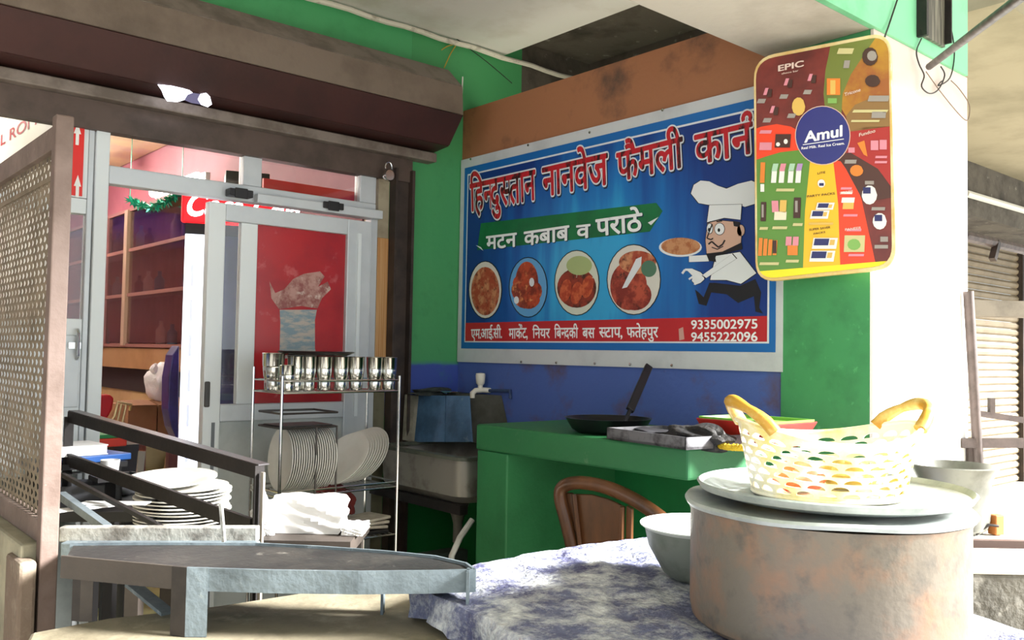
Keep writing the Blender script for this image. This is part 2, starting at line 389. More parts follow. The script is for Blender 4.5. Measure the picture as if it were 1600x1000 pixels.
# red arrow strip sticker
ax0, ax1 = xa(111, 250), xa(130, 250)
st = thing('arrow_sticker', ((ax0+ax1)/2, -.001, za(120, 307)), 'vertical red sticker strip with white upward arrows on the white frame', 'sticker')
add('strip', MB().box(ax0, ax1, -.004, -.001, za(120, 306), za(120, 188)), mat('sticker_red', '#e3261e', .4), st)
for py in (209, 291):
    c = P(121, py, y=-.005); hw = (ax1-ax0)*.3; hh = .042
    mb = MB(); mb.prism([c+Vector(v) for v in ((-hw*.45, 0, -hh), (hw*.45, 0, -hh), (hw*.45, 0, 0), (hw, 0, 0), (0, 0, hh), (-hw, 0, 0), (-hw*.45, 0, 0))], (0, -.001, 0)); add('arrow', mb, mat('white_print', '#f4f2ee', .5), st)
# sliding leaf
Y0, Y1 = -.045, -.002
lz1, lz0 = P(450, 330, y=Y0).z, .03
def xl(px, py=480): return P(px, py, y=Y0).x
dr = MB().box(xl(322), xl(349), Y0, Y1, lz0, lz1); dl = struct('door_1', dr, m_aluw, bevel=.004)
add('stile', MB().box(xl(541), xl(577), Y0, Y1, lz0, lz1), m_alu, dl, bevel=.004)
add('stile_bead', MB().box(xl(556), xl(561), Y0-.008, Y0, P(560, 650, y=Y0).z, lz1-.06), m_aluw, dl)
add('top_rail', MB().box(xl(349), xl(541), Y0, Y1, lz1-.07, lz1), m_alu, dl, bevel=.004)
mz1, mz0 = P(430, 630, y=Y0).z, P(430, 656, y=Y0).z
add('middle_rail', MB().box(xl(349), xl(541), Y0, Y1, mz0, mz1), m_alu, dl, bevel=.004)
add('bottom_panel', MB().box(xl(349), xl(541), Y0+.015, Y1-.008, lz0, mz0), mat('grey_panel', '#b9bfbe', .5, col2='#a5acab', scale=4), dl)
add('panel_gasket', MB().box(xl(336), xl(341), Y0-.003, Y0, lz0+.1, P(338, 660, y=Y0).z), m_aludk, dl)
add('inner_bar', MB().box(xl(375), xl(401), Y0+.008, Y1, mz1, lz1-.07), m_aluw, dl, bevel=.003)
add('glass_strip', MB().box(xl(349), xl(375), -.022, -.018, mz1, lz1-.07), m_glass, dl)
rp = add('red_panel', MB().box(xl(401), xl(541), -.024, -.014, mz1, lz1-.07), mat('red_panel', '#b3262c', .25, col2='#8e1f28', scale=2.5, lo=.45, hi=.7, col3='#c9696a', scale3=9, lo3=.6, hi3=.75), dl, label='red panel with faded splash print')
# faded print of a splashing cup on the red panel
def lp(px, py): return P(px, py, y=-.0245)
mb = MB(); mb.prism([lp(*p) for p in ((437, 484), (495, 484), (492, 500), (492, 545), (496, 560), (434, 560), (437, 545), (438, 505))], (0, -.0006, 0)); add('cup_print', mb, mat('cup_print', '#7f959f', .5, col2='#b9aea4', scale=14, lo=.42, hi=.56, stretch=(1, 1, 3)), rp)
mb = MB(); mb.prism([lp(*p) for p in ((436, 483), (424, 466), (421, 440), (430, 458), (444, 452), (458, 436), (474, 428), (500, 424), (507, 432), (497, 448), (512, 440), (517, 452), (503, 466), (496, 482), (470, 478))], (0, -.0005, 0)); add('splash_print', mb, mat('splash_print', '#b98e84', .5, col2='#8c4f4b', scale=22, lo=.42, hi=.6, col3='#d6c2b6', scale3=30), rp)
mb = MB(); hz0, hz1 = P(326, 636, y=Y0).z, P(326, 596, y=Y0).z; hx = xl(327)
mb.box(hx-.011, hx+.011, Y0-.012, Y0, hz0, hz1); add('handle', mb, mat('dark_pull', '#3a3836', .4), dl, bevel=.005, label='dark recessed pull')
for px, py, sl in ((377, 302, 1), (521, 322, 1)):
    c = P(px, py, y=-.055); w_ = .05
    mb = MB().box(c.x-w_, c.x+w_, -.062, -.012 if px < 400 else -.051, c.z-.014, c.z+.016).box(c.x-w_*.6, c.x+w_*.5, -.066, -.06, c.z-.022, c.z+.02)
    add('roller_bracket', mb, m_black, dl, bevel=.003, label='black roller bracket')
# ------------------------------------------------------------------ inside the shop
XC = -.5
m_mauve = mat('mauve_wall', '#9c5a66', .6, col2='#8a4a58', scale=1.5)
struct('wall_inner', MB().box(XC+.06, XC+.16, .22, 6.2, 0, 3.0), m_mauve)
struct('wall_inner_back', MB().box(-5, XC+.05, 6.2, 6.3, 0, 3.0), mat('violet_wall', '#84505a', .6, bands=[(0, '#84505a'), (2.42, '#6238a4', .1)]))
struct('wall_inner_side', MB().box(-5.1, -5, .22, 6.2, 0, 3.0), m_mauve)
struct('ceiling_inner', MB().box(-5, XC+.05, .22, 6.2, 2.72, 2.8), mat('inner_ceiling', '#d3b0a2', .7, col2='#e6d2a4', scale=1.6))
def pc_(px, py): return P(px, py, x=XC)
cyn, cyf = pc_(272, 450).y, pc_(158, 450).y
cz0, cz1 = pc_(220, 540).z, pc_(220, 335).z
m_wood = mat('cabinet_wood', '#8f6264', .45, col2='#7b5153', scale=3, stretch=(6, 6, .8))
cb = thing('wall_cabinet', (XC, (cyn+cyf)/2, cz0), 'brown wooden wall cabinet with sliding glass doors inside the shop', 'cabinet')
cyf += 1.0; cyn = pc_(350, 450).y
add('back_panel', MB().box(XC+.03, XC+.058, cyn, cyf, cz0, cz1), m_wood, cb)
ch = cz1-cz0
for i, f in enumerate((0, .37, .70, 1)):
    z = cz0+ch*f; add('shelf', MB().box(XC-.13, XC+.03, cyn, cyf, z-.012, z+.012), mat('shelf_wood', '#7f5550', .4), cb)
for px in (190, 224):
    yy = pc_(px, 450).y; add('post', MB().box(XC-.145, XC-.11, yy-.05, yy+.02, cz0, cz1), mat('brass_post', '#b79a86', .35, .3) if px == 224 else m_wood, cb)
add('end_panel', MB().box(XC-.13, XC+.03, cyn-.02, cyn, cz0, cz1), m_wood, cb)
add('sliding_pane', MB().box(XC-.122, XC-.118, cyn, cyf, cz0+.02, cz1-.02), mat('tinted_glass', '#d9b9b4', .05, trans=1, spec=.3), cb)
cols = ['#49507c', '#3f6a86', '#a79a96', '#5d2c2c', '#7d8f9a', '#27314f']
k = 0
def bottle(c, h, r, col):
    mb = MB().lathe([(0, 0), (r, 0), (r, h*.6), (r*.4, h*.78), (r*.4, h), (0, h)], c, 10)
    return mb
for f in (.0, .37, .70):
    z = cz0+ch*f+.0125; nb = -1
    for i in range(9):
        if random.random() < .25: continue
        y = cyn+.25+i*.24+random.uniform(-.04, .04); h = random.uniform(.13, .2)
        cl = cols[k % 6]; k += 1; nb += 1
        add('bottle', bottle((XC-.045, y, z), h, .035, cl), mat('bottle_%d' % (k % 6), cl, .3), label='%s small bottle from the door end on the %s shelf of the brown wall cabinet' % (ORD[nb], {.0: 'lowest', .37: 'middle', .70: 'upper'}[f]), cat='bottle', group='bottles in the wall cabinet', smooth=True)
# ledge bands below the cabinet
zb = [pc_(210, y).z for y in (541, 574, 609, 645)]
struct('trim_ledge', MB().box(XC-.12, XC+.059, .5, 6, zb[1], zb[0]-.013), mat('ledge_tan', '#9a7352', .5, col2='#86603f', scale=2))
struct('trim_dark_band', MB().box(XC-.06, XC+.059, .5, 6, zb[2], zb[1]-.002), mat('ledge_black', '#221e22', .5))
struct('trim_dado', MB().box(XC-.05, XC+.059, .5, 6, 0, zb[2]-.002), mat('dado_tan', '#b4926f', .5, col2='#a07d5b', scale=2))
# tube lamp and tinsel
tl = P(277, 318, x=XC-.05)
lamp = thing('tube_lamp', tl, 'glowing white tube lamp high on the inner shop wall', 'lamp')
add('tube', MB().tube([tl+Vector((-.06, -.5, .1)), tl+Vector((-.06, .3, .1))], .03, 10), mat('tube_glow', '#ffffff', .5, emit='#fff6ee', estr=14), lamp, smooth=True)
add('holder', MB().box(tl.x-.03, tl.x+.0, tl.y-.55, tl.y+.35, tl.z+.07, tl.z+.13), m_aluw, lamp)
for xx, yy in ((-2.2, 1.5), (-1.4, 3.5)):
    lm = thing('ceiling_lamp', (xx, yy, 2.66), 'bright strip lamp under the inner shop ceiling by the %s' % ('entrance' if yy < 2 else 'cabinet'), 'lamp')
    add('tube', MB().tube([(xx-.55, yy, 2.66), (xx+.55, yy, 2.66)], .022, 10), mat('tube_glow2', '#ffffff', .5, emit='#fff4ea', estr=100), lm, smooth=True)
    add('batten', MB().box(xx-.6, xx+.6, yy-.03, yy+.03, 2.685, 2.719), m_aluw, lm)
mb = MB(); a = P(203, 313, x=XC-.3); b = P(284, 297, x=XC-.3)
for i in range(60):
    p = a.lerp(b, i/59)+Vector((0, 0, -.07*math.sin(math.pi*i/59)))
    for j in range(5):
        d = Vector((random.gauss(0, 1), random.gauss(0, 1), random.gauss(0, 1))).normalized()*.045
        e = Vector((random.gauss(0, 1), random.gauss(0, 1), random.gauss(0, 1))).normalized()*.012
        mb.face([p-e, p+e, p+d])
for e_ in (a, b): mb.bar(Vector((e_.x, e_.y, e_.z-.01)), Vector((e_.x, e_.y, 2.719)), .004, .004)
add('tinsel_garland', mb, mat('tinsel', '#1f9c7c', .3, .5), label='green tinsel garland strung near the inner shop ceiling', cat='garland', kind='thing')
# drinks fridge behind the door
YF = .5
fx0, fx1 = P(283, 560, y=YF).x, P(402, 560, y=YF).x
fz1, fzh = P(300, 349, y=YF).z, P(300, 296, y=YF).z
fr = thing('drinks_fridge', (fx0, YF, 0), 'tall white drinks fridge with red lit header behind the sliding door', 'fridge')
_d = Vector((fx0-CAM.x, YF-CAM.y, 0)).normalized(); _w = Vector((_d.y, -_d.x, 0))       # depth and width directions of the turned fridge
RFR = Matrix(((_w.x, _d.x, 0), (_w.y, _d.y, 0), (0, 0, 1)))
def fbx(u0, u1, v0, v1, z0, z1): return MB().obox(Vector((fx0, YF, 0))+_w*((u0+u1)/2)+_d*((v0+v1)/2)+Vector((0, 0, (z0+z1)/2)), (u1-u0, v1-v0, z1-z0), RFR)
WF = .46; uf = .165
m_fw = mat('fridge_white', '#f4f6f8', .4, emit='#eef2ff', estr=.9)
add('cabinet_body', fbx(.02, WF, .031, .5, .06, fzh), mat('fridge_violet', '#34305f', .35), fr, bevel=.01, label='dark violet side')
add('plinth', fbx(.03, WF-.02, .05, .48, 0, .059), m_black, fr)
add('door_frame', fbx(0, uf, 0, .03, .1, fz1-.05), m_fw, fr, bevel=.004, label='glowing white door edge')
add('door_glass', fbx(uf+.001, WF-.03, .005, .03, .14, fz1-.05), mat('fridge_glass', '#24224a', .1, col2='#3c3a70', scale=4), fr, label='dark blue glass')
add('grille', fbx(0, WF, 0, .03, fz1-.049, fz1), m_black, fr)
add('header', fbx(-.02, WF, -.02, .03, fz1+.001, fzh), mat('fridge_red', '#d9141c', .4, emit='#d91820', estr=.9), fr, bevel=.012, label='red lit header')
_hh = fzh-fz1; mb = MB(); o = Vector((fx0, YF, fz1+_hh*.22))-_d*.0215-_w*.005
lay_word(mb, word(['Coca-Cola']), o, o+_w*.5, o+_w*.03+Vector((0, 0, _hh*.6)), -_d, 0, .03, 8)
add('header_lettering', mb, mat('lit_white', '#ffffff', .5, emit='#ffffff', estr=4), fr)
for i in range(9):
    z = .25+i*.16; add('price_strip', fbx(.03, .042, -.003, 0, z, z+.1), mat('pale_blue_print', '#c9cfe6', .5, emit='#c9cfe6', estr=.5), fr)
_bb = Vector((fx0, YF, 0))+_w*.27+_d*.15
add('black_box', MB().obox(Vector((_bb.x, _bb.y, fzh+.056)), (.2, .2, .11), RFR), m_black, label='black box lying on top of the lit drinks fridge', cat='box', bevel=.004)
# violet cover draped on the fridge side
q = [P(280, 540, y=YF-.03), P(270, 555, y=YF-.03), P(264, 590, y=YF-.03), P(263, 640, y=YF-.03), P(268, 668, y=YF-.03), P(276, 686, y=YF-.03), P(279, 690, y=YF-.03), P(280, 545, y=YF-.03)]
add('violet_bundle', MB().prism(q, (.01, .12, 0)), mat('violet_plastic', '#39307c', .3, col2='#2a2458', scale=8), label='dark violet plastic bundle bulging beside the white fridge', cat='bundle', bevel=.01)
# red chair
YC = 1.25
def pi(px, py, y): return P(px, py, y=y)
rc = thing('red_chair', (pi(165, 640, YC).x, YC+.2, 0), 'red padded chair with a thin metal frame inside the shop', 'chair')
q = [pi(*p, YC) for p in ((132, 622), (140, 617), (172, 616), (179, 622), (176, 640), (168, 655), (140, 658), (132, 650))]
add('backrest', MB().prism(q, (0, .05, 0)), mat('red_vinyl', '#c81e26', .35), rc, bevel=.012)
sx = pi(160, 640, YC).x
add('seat', MB().box(sx-.2, sx+.15, YC+.05, YC+.45, .44, .5), MATS['red_vinyl'], rc, bevel=.015)
m_brass = mat('pale_tube', '#c9b184', .3, .6)
mb = MB().tube([pi(170, 662, YC-.01), pi(179, 650, YC-.01), pi(184, 628, YC-.01), pi(205, 632, YC-.01), pi(203, 640, YC+.05)], .008, 6); add('back_frame', mb, m_brass, rc, smooth=True)
for px in (190, 198): add('back_rod', MB().tube([pi(px, 629, YC), pi(px-7, 660, YC)], .006, 6), m_brass, rc, smooth=True)
for dx in (-.18, .13):
    for dy in (.07, .43): add('leg', MB().tube([(sx+dx, YC+dy, 0), (sx+dx, YC+dy, .45)], .012, 8), m_brass, rc, smooth=True)
# table with boxes
YB = 1.55
tz = pi(240, 684, YB).z
bx0, bx1 = pi(200, 660, YB).x, pi(272, 660, YB).x
dt = thing('wooden_table', ((bx0+bx1)/2, YB+.3, 0), 'brown wooden table carrying cardboard boxes inside the shop', 'table')
add('table_top', MB().box(bx0-.02, bx1+.05, YB-.03, YB+.6, tz-.04, tz), m_wood, dt)
for a in (bx0+.02, bx1):
    for b in (YB+.02, YB+.55): add('leg', MB().box(a-.025, a+.025, b-.025, b+.025, 0, tz-.04), m_wood, dt)
m_card = mat('cardboard', '#96694a', .8, col2='#7f5639', scale=3)
bz = pi(230, 634, YB).z; bm_ = pi(246, 650, YB).x
for (a, b, nm) in ((bx0, bm_-.004, 'brown cardboard box beside the red chair, wider of the two'), (bm_+.004, bx1+.02, 'brown cardboard box next to the violet bundle, narrower of the two')):
    c = thing('cardboard_box', ((a+b)/2, YB+.2, tz), nm, 'box', 'cardboard boxes in the shop')
    add('carton', MB().box(a, b, YB, YB+.38, tz+.001, bz), m_card, c)
    mb = MB(); mb.hexa([(a, YB-.002, bz), (b, YB-.002, bz), (b, YB+.16, bz+.02), (a, YB+.16, bz+.02), (a, YB-.002, bz+.004), (b, YB-.002, bz+.004), (b, YB+.16, bz+.024), (a, YB+.16, bz+.024)]); add('flap', mb, m_card, c)
cb_ = pi(253, 606, YB+.15)
mb = MB().blob((cb_.x, cb_.y, bz+.024+.1), (.085, .1, .11), 3, .12, 3); mb.blob((cb_.x-.05, cb_.y-.02, bz+.2), (.03, .025, .035), 5, .2, 2)
add('plastic_bag', mb, mat('white_bag', '#e9e6ec', .35, bump=.4, bscale=25), label='white plastic bag bulging on top of the cardboard boxes', cat='bag', smooth=True)
# green topped table with red edge
YG = .75
gz = pi(170, 686, YG).z
g0, g1 = pi(120, 686, YG).x, pi(194, 686, YG).x
gt = thing('green_table', ((g0+g1)/2, YG+.2, 0), 'small table with green top and red edge behind the black grill frame', 'table')
add('table_top', MB().box(g0, g1, YG, YG+.42, gz+.004, gz+.02), mat('green_top', '#1f8a4a', .4), gt)
add('edge_band', MB().box(g0-.01, g1+.01, YG-.012, YG+.43, gz-.035, gz+.003), mat('red_edge', '#d23a2a', .45), gt, bevel=.006)
dk0, dk1 = pi(176, 715, YG).x, pi(222, 715, YG).x
add('pedestal', MB().box(dk0+.02, dk1, YG+.05, YG+.3, 0, gz-.036), m_black, gt)
_s = pi(222, 705, YG-.06); mb = MB().bar((_s.x-.07, _s.y-.03, 0), _s, .03, .012, (0, 1, 0))
add('leaning_slat', mb, mat('grey_slat', '#8f877a', .6), label='thin grey slat leaning by the black table pedestal', cat='slat')
struct('floor_inner', MB().box(-5, XC+.05, .26, 6.2, .001, .006), mat('green_floor', '#b4b580', .5, col2='#9da06a', scale=2))
# sacks seen low behind
for i, (px, py, s, c) in enumerate(((238, 708, .13, '#7d7a64'), (264, 710, .09, '#b8b39a'))):
    c_ = pi(px, py, 2.6+.4*i); c_.z = max(c_.z, s); add('sack', MB().blob((c_.x, c_.y, c_.z), (s*1.2, s, s), i+11, .12, 3), mat('sack_%d' % i, c, .8), label=('dusty olive sack' if i == 0 else 'pale round sack') + ' in the shadow under the shop table', cat='sack', smooth=True)

# ------------------------------------------------------------------ mesh screen with post (left)
XM = -2.16
ps = P(92, 600, d=2.0); yp = ps.y
m_post = mat('rusty_post', '#75665e', .65, col2='#5f5048', scale=7, lo=.42, hi=.66, col3='#94867c', scale3=30, lo3=.64, hi3=.74, bump=.1)
m_post2 = mat('post_pink', '#6f5e57', .65, col2='#5c4b43', scale=7, lo=.42, hi=.66, col3='#9a8c82', scale3=40, lo3=.66, hi3=.74, bump=.1)
pzt = P(95, 179, d=2.0).z; pzb = .0
pw = .04
sc = thing('mesh_screen', (XM, yp+.6, .7), 'rust brown steel screen of woven mesh standing beside the shopfront', 'screen')
add('post', MB().box(XM-.018, XM+.02, yp-.016, yp+.02, pzb, pzt), m_post2, sc, bevel=.003, label='thick square end post')
zt_, zb_ = P(60, 198, x=XM).z, P(40, 806, x=XM).z
yend = -.07
add('top_bar', MB().box(XM-.015, XM+.015, yp+.02, yend, pzt-.075, pzt-.02), m_post, sc, bevel=.002)
add('bottom_bar', MB().box(XM-.015, XM+.015, yp+.02, yend, zb_-.03, zb_+.02), m_post, sc, bevel=.002)
add('end_bar', MB().box(XM-.015, XM+.015, yend, yend+.04, zb_-.03, pzt-.02), m_post, sc)
ml = .5*(pzt-.075+zb_+.02)
m_wire = mat('mesh_wire', '#7a6d5a', .65, col2='#5f5443', scale=12)
# expanded metal: diamond openings pressed out of one sheet, half a cell staggered row by row
mb = MB(); H0, H1 = zb_+.018, pzt-.073; rows = 44; y0m, y1m = yp+.019, yend+.002; ncl = 32; cw_m = (y1m-y0m)/ncl
def mpt(u, z, bulge=0): 
    y = y0m+(y1m-y0m)*min(max(u/ncl, 0), 1)
    return Vector((XM+.012*math.sin(2.4*y+1)*math.sin(math.pi*(z-H0)/(H1-H0))+bulge, y, z))
for j in range(rows):
    za_, zb2_ = H0+(H1-H0)*j/rows, H0+(H1-H0)*(j+1)/rows; off = .5*(j % 2)
    for i in range(-1, ncl):
        def q(a, b): return mpt(i+off+a, za_+(zb2_-za_)*b, .003*(.5-abs(b-.5)) )
        if i+off+1 <= 0 or i+off >= ncl: continue
        O_ = [(0, 0), (.5, 0), (1, 0), (1, .5), (1, 1), (.5, 1), (0, 1), (0, .5)]
        w_ = .08+.13*abs(math.sin(j*.21+1.2))+.04*math.sin(i*1.3); I_ = [(.5-w_*.8, .28), (.5, .1), (.5+w_*.8, .28), (.5+w_, .5), (.5+w_*.8, .72), (.5, .9), (.5-w_*.8, .72), (.5-w_, .5)]
        V0 = [mb.bm.verts.new(q(*p)) for p in O_]; V1 = [mb.bm.verts.new(q(*p)) for p in I_]
        for k in range(8): mb.bm.faces.new((V0[k], V0[(k+1) % 8], V1[(k+1) % 8], V1[k]))
add('woven_mesh', mb, m_wire, sc, kind='stuff')
ym = P(75, 240, x=XM).y; zf = P(20, 312, x=XM).z
add('lap_bar', MB().box(XM-.004, XM+.006, yp+.02, yend, zf-.006, zf+.006), m_wire, sc)
# plinth under the screen
m_pl = mat('plinth_paint', '#9a947e', .85, col2='#777261', scale=5, lo=.45, hi=.65, col3='#6f7885', scale3=4, lo3=.6, hi3=.66, bump=.25, bscale=20)
struct('wall_plinth', MB().box(XM-.05, XM+.03, yp+.021, -.06, 0, zb_-.031), m_pl, bevel=.008)
struct('wall_plinth_pier', MB().box(XM-.062, XM-.025, yp-.03, yp+.1, 0, zb_-.06), mat('pier_brown', '#6d5d50', .8, col2='#857869', scale=12, lo=.5, hi=.62, bump=.4, bscale=25), bevel=.008)
# white signboard with red letters above the bar
xs = -1.86
sb = thing('white_signboard', (xs, -.7, 1.7), 'white signboard with cut off red capital letters behind the mesh screen top', 'sign')
z0s, z1s = P(30, 236, x=xs).z, P(40, 172, x=xs).z+.12
add('board', MB().box(xs, xs+.012, P(84, 200, x=xs).y, 1.6, z0s-.95, z1s), mat('sign_white', '#f1f3ee', .5), sb)
mb = MB(); o = P(1, 228, x=xs-.001); e = P(57, 194, x=xs-.001); v = P(1, 211, x=xs-.001)
wd_h = .72; lay_word(mb, word(['L ROM']), o, e, o+Vector((0, 0, v.z-o.z)), Vector((-1, 0, 0)), .0005, .012, 6); wd_h = .62
add('lettering', mb, mat('sign_red', '#b52436', .5), sb)
# ------------------------------------------------------------------ front: slab, tawa stand, grill frame
m_slab = mat('stone_slab', '#837b67', .8, col2='#5f5744', scale=4, lo=.45, hi=.68, col3='#a09984', scale3=10, lo3=.56, hi3=.7, bump=.25, bscale=22)
ZS = .66
q = [P(48, 988, z=ZS), P(170, 965, z=ZS), P(340, 946, z=ZS), P(470, 926, z=ZS), P(560, 918, z=ZS), P(640, 914, z=ZS), P(735, 930, z=ZS), P(860, 1015, z=ZS), P(1000, 1110, z=ZS), P(500, 1230, z=ZS), P(60, 1140, z=ZS), P(20, 1040, z=ZS)]
sl = thing('stone_slab', (q[2].x, q[2].y, 0), 'stained cream stone slab under the grey griddle stand', 'slab')
mb = MB().prism(q, (0, 0, -.05)); add('slab_top', mb, m_slab, sl, bevel=.008)
cq = sum((p for p in q), Vector())/len(q)
mb = MB().prism([cq+(p-cq)*.86-Vector((0, 0, .051)) for p in q], (0, 0, -(ZS-.051))); add('slab_base', mb, mat('base_masonry', '#8b8474', .9, col2='#6d675b', scale=5, bump=.3), sl)
ZW = .80
L_ = P(97, 868, z=ZW); F_ = P(292, 886, z=ZW); R_ = P(742, 889, z=ZW)
fr_ = [P(420, 890, z=ZW), P(560, 892, z=ZW), P(670, 891, z=ZW)]
bk = [P(728, 879, z=ZW), P(680, 868, z=ZW), P(600, 860, z=ZW), P(500, 853, z=ZW), P(400, 848, z=ZW), P(250, 847, z=ZW), P(110, 848, z=ZW)]
ring = [L_, F_]+fr_+[R_]+bk
m_iron = mat('grey_iron', '#77838a', .5, .35, col2='#5c666c', scale=9, lo=.45, hi=.66, col3='#9aa4a8', scale3=26, lo3=.62, hi3=.72, bump=.12)
m_iron2 = mat('shaded_iron', '#4d453f', .6, .2, col2='#463f3a', scale=9, lo=.45, hi=.66, bump=.12)  # darker copy of the stand's iron: shade on its left side as colour
tw = thing('griddle_stand', (F_.x, F_.y, ZS), 'low grey welded iron stand holding a long black griddle plate', 'stand')
BH = .047
def band(a, b, m, nm='rim_strip', **k): return add(nm, MB().bar(a-Vector((0, 0, BH/2)), b-Vector((0, 0, BH/2)), .006, BH), m, tw, **k)
band(L_, F_, m_iron2, label='dark strip with the shade painted in')
pts = [F_]+fr_+[R_]
for a, b in zip(pts, pts[1:]): band(a, b, m_iron)
pts = [R_]+bk
for a, b in zip(pts, pts[1:]): band(a, b, m_iron)
cw = sum(ring, Vector())/len(ring)
mb = MB().prism([cw+(p-cw)*.985-Vector((0, 0, .006)) for p in ring], (0, 0, -.006)); add('griddle_plate', mb, mat('black_griddle', '#2a2a2a', .5, .3, col2='#3d3b38', scale=6, lo=.45, hi=.62, col3='#706c66', scale3=22, lo3=.64, hi3=.72, bump=.15), tw, label='black sooty plate')
dirF = (CAM-F_); dirF.z = 0; dirF.normalize()
def leg(p, m, w=.044, b=None, t=.005):
    b = b or Vector((p.x, p.y, ZS+.001)); a = Vector((p.x, p.y, p.z+.001))
    d1 = (R_-F_).normalized()*w; d2 = (L_-F_).normalized()*w*.8
    mb = MB().hexa([b, b+d1, b+d1-dirF*t, b-dirF*t, a, a+d1, a+d1-dirF*t, a-dirF*t]); mf = MB().hexa([b, b+d2, b+d2-dirF*t, b-dirF*t, a, a+d2, a+d2-dirF*t, a-dirF*t]); return mb, mf
_a, _b = leg(F_+dirF*.009, m_iron); _l = add('leg', _a, m_iron, tw); add('leg_flange', _b, mat('deep_shaded_iron', '#3a332f', .6, .2, col2='#292421', scale=9), _l, label='dark flange with the shade painted in')  # left leg face darkened in colour, as if turned from the light
add('leg', MB().bar(Vector((R_.x, R_.y, ZS))+dirF*.008-(R_-F_).normalized()*.016, R_+dirF*.008-(R_-F_).normalized()*.016, .036, .006, RT), m_iron, tw)
pL = P(128, 868, z=ZW); _a, _b = leg(pL+dirF*.004+Vector((0, .0, -.01)), m_iron2, .026); _l = add('leg', _a, m_iron2, tw); add('leg_flange', _b, MATS['deep_shaded_iron'], _l)
pB = bk[2]; add('leg', MB().bar(Vector((pB.x, pB.y, ZS-.0)), pB-Vector((0, 0, .01)), .03, .006, RT), m_iron, tw)
a = P(205, 912, d=2.0); b = P(262, 958, d=1.9); add('brace', MB().bar(a, b, .03, .008), m_iron, tw)
a = P(97, 822, d=2.16); b = P(404, 822, d=2.16)
dz = Vector((0, 0, -.018)); add('back_beam', MB().bar(a+dz, b+dz, .03, .036), mat('white_iron', '#a9a8a2', .6, .15, col2='#77736d', scale=14, lo=.45, hi=.6, bump=.15), tw, bevel=.003, label='pale flaking beam along the back')
add('back_shelf', MB().bar(P(99, 858, d=2.13), P(404, 858, d=2.13), .03, .036), m_iron, tw, bevel=.003)
c = P(345, 786, d=2.08); e = P(350, 846, d=2.08); add('peg', MB().bar(e, c, .014, .006, RT), mat('white_iron', '#a9a8a2'), tw)
# grill frame of dark angle iron
m_dki = mat('dark_iron', '#262120', .5, .3, col2='#191616', scale=9, bump=.05)
nT, nB = P(405, 738, d=2.3), P(393, 822, d=2.3); fT, fB = P(108, 651, d=2.9), P(101, 716, d=2.9)
gf = thing('grill_frame', Vector((nB.x, nB.y, .5)), 'long dark angle iron grill frame tilted behind the griddle stand', 'frame')
add('top_rail', MB().bar(nT, fT, .012, .036), m_dki, gf)
n_ = (nT-fT).cross(Vector((0, 0, 1))).normalized()
add('top_flange', MB().bar(nT+Vector((0, 0, .019))-n_*.014, fT+Vector((0, 0, .019))-n_*.014, .034, .004), mat('worn_iron', '#6d6a6c', .35, .7), gf)
add('lower_rail', MB().bar(nB, fB, .012, .04), m_dki, gf)
gl = (nT-fT); gl.z = 0; gl.normalize()
add('post', MB().bar(Vector((nT.x, nT.y, 0)), nT+Vector((0, 0, .018)), .03, .006, gl), m_dki, gf)
a = P(411, 738, d=2.29); add('post_edge', MB().bar(Vector((a.x, a.y, 0)), a, .006, .012, gl), mat('pale_iron', '#a59c92', .5, .3), gf)
add('post', MB().bar(Vector((fT.x, fT.y, P(150, 790, d=2.75).z+.001)), fT, .03, .006, gl), m_dki, gf)
add('grill_bar', MB().bar(P(98, 742, d=2.6), P(252, 824, d=2.25), .012, .012), m_dki, gf)
add('grill_bar', MB().bar(P(96, 774, d=2.45), P(168, 826, d=2.2), .02, .02), m_iron, gf, label='thick grey bar')
# shelf with trays between the posts
zS2 = P(150, 790, d=2.75).z
sh2 = [P(60, 800, z=zS2), P(212, 800, z=zS2), P(205, 752, z=zS2), P(80, 745, z=zS2)]
ut = thing('utility_table', (sh2[0].x+.1, sh2[0].y, 0), 'dark low table behind the grill frame strewn with trays', 'table')
add('table_top', MB().prism(sh2, (0, 0, -.03)), m_black, ut)
for p in sh2: 
    e = (p+(cq-cq)); c_ = sum(sh2, Vector())/4; e = c_+(p-c_)*.9; add('leg', MB().box(e.x-.02, e.x+.02, e.y-.02, e.y+.02, 0, zS2-.03), m_black, ut)
m_dtray = mat('black_tray', '#3a3b40', .4, col2='#55575d', scale=16, lo=.5, hi=.6)
def traybox(name, px, py, w, dp, h, rz, m, lbl, cat='tray', grp=None, extra=0):
    c = P(px, py, z=zS2+.001+extra); rot = Matrix.Rotation(rz, 3, 'Z'); t = .006
    r = thing(name, c, lbl, cat, grp)
    mb = MB().obox(c+Vector((0, 0, t/2)), (w, dp, t), rot)
    add('base', mb, m, r)
    for sx, sy, ww, dd in ((1, 0, t, dp), (-1, 0, t, dp), (0, 1, w, t), (0, -1, w, t)):
        add('side_wall', MB().obox(c+rot@Vector((sx*(w/2-t/2), sy*(dp/2-t/2), h/2)), (ww, dd, h), rot), m, r)
    return c, rot
traybox('black_tray', 128, 778, .24, .16, .05, -.3, m_dtray, 'black plastic tray nearest the mesh screen post under the grill bars')
traybox('black_tray', 186, 770, .15, .13, .06, .2, m_dtray, 'black plastic tray beside the stack of plates under the grill frame')
m_paper = mat('white_paper', '#e9e9ea', .7)
for i, (px, py, w, h, rz) in enumerate(((145, 792, .2, .03, .1), (180, 786, .05, .16, .9), (135, 737, .14, .02, .2))):
    c = P(px, py, z=zS2+.058+.004*i); add('paper_scrap', MB().obox(c, (w, h+.02, .003), Matrix.Rotation(rz, 3, 'Z')), m_paper, label=('crumpled white paper strip lying over the black trays', 'white paper edge standing between the black trays', 'thin white paper slip near the blue folder')[i], cat='paper')
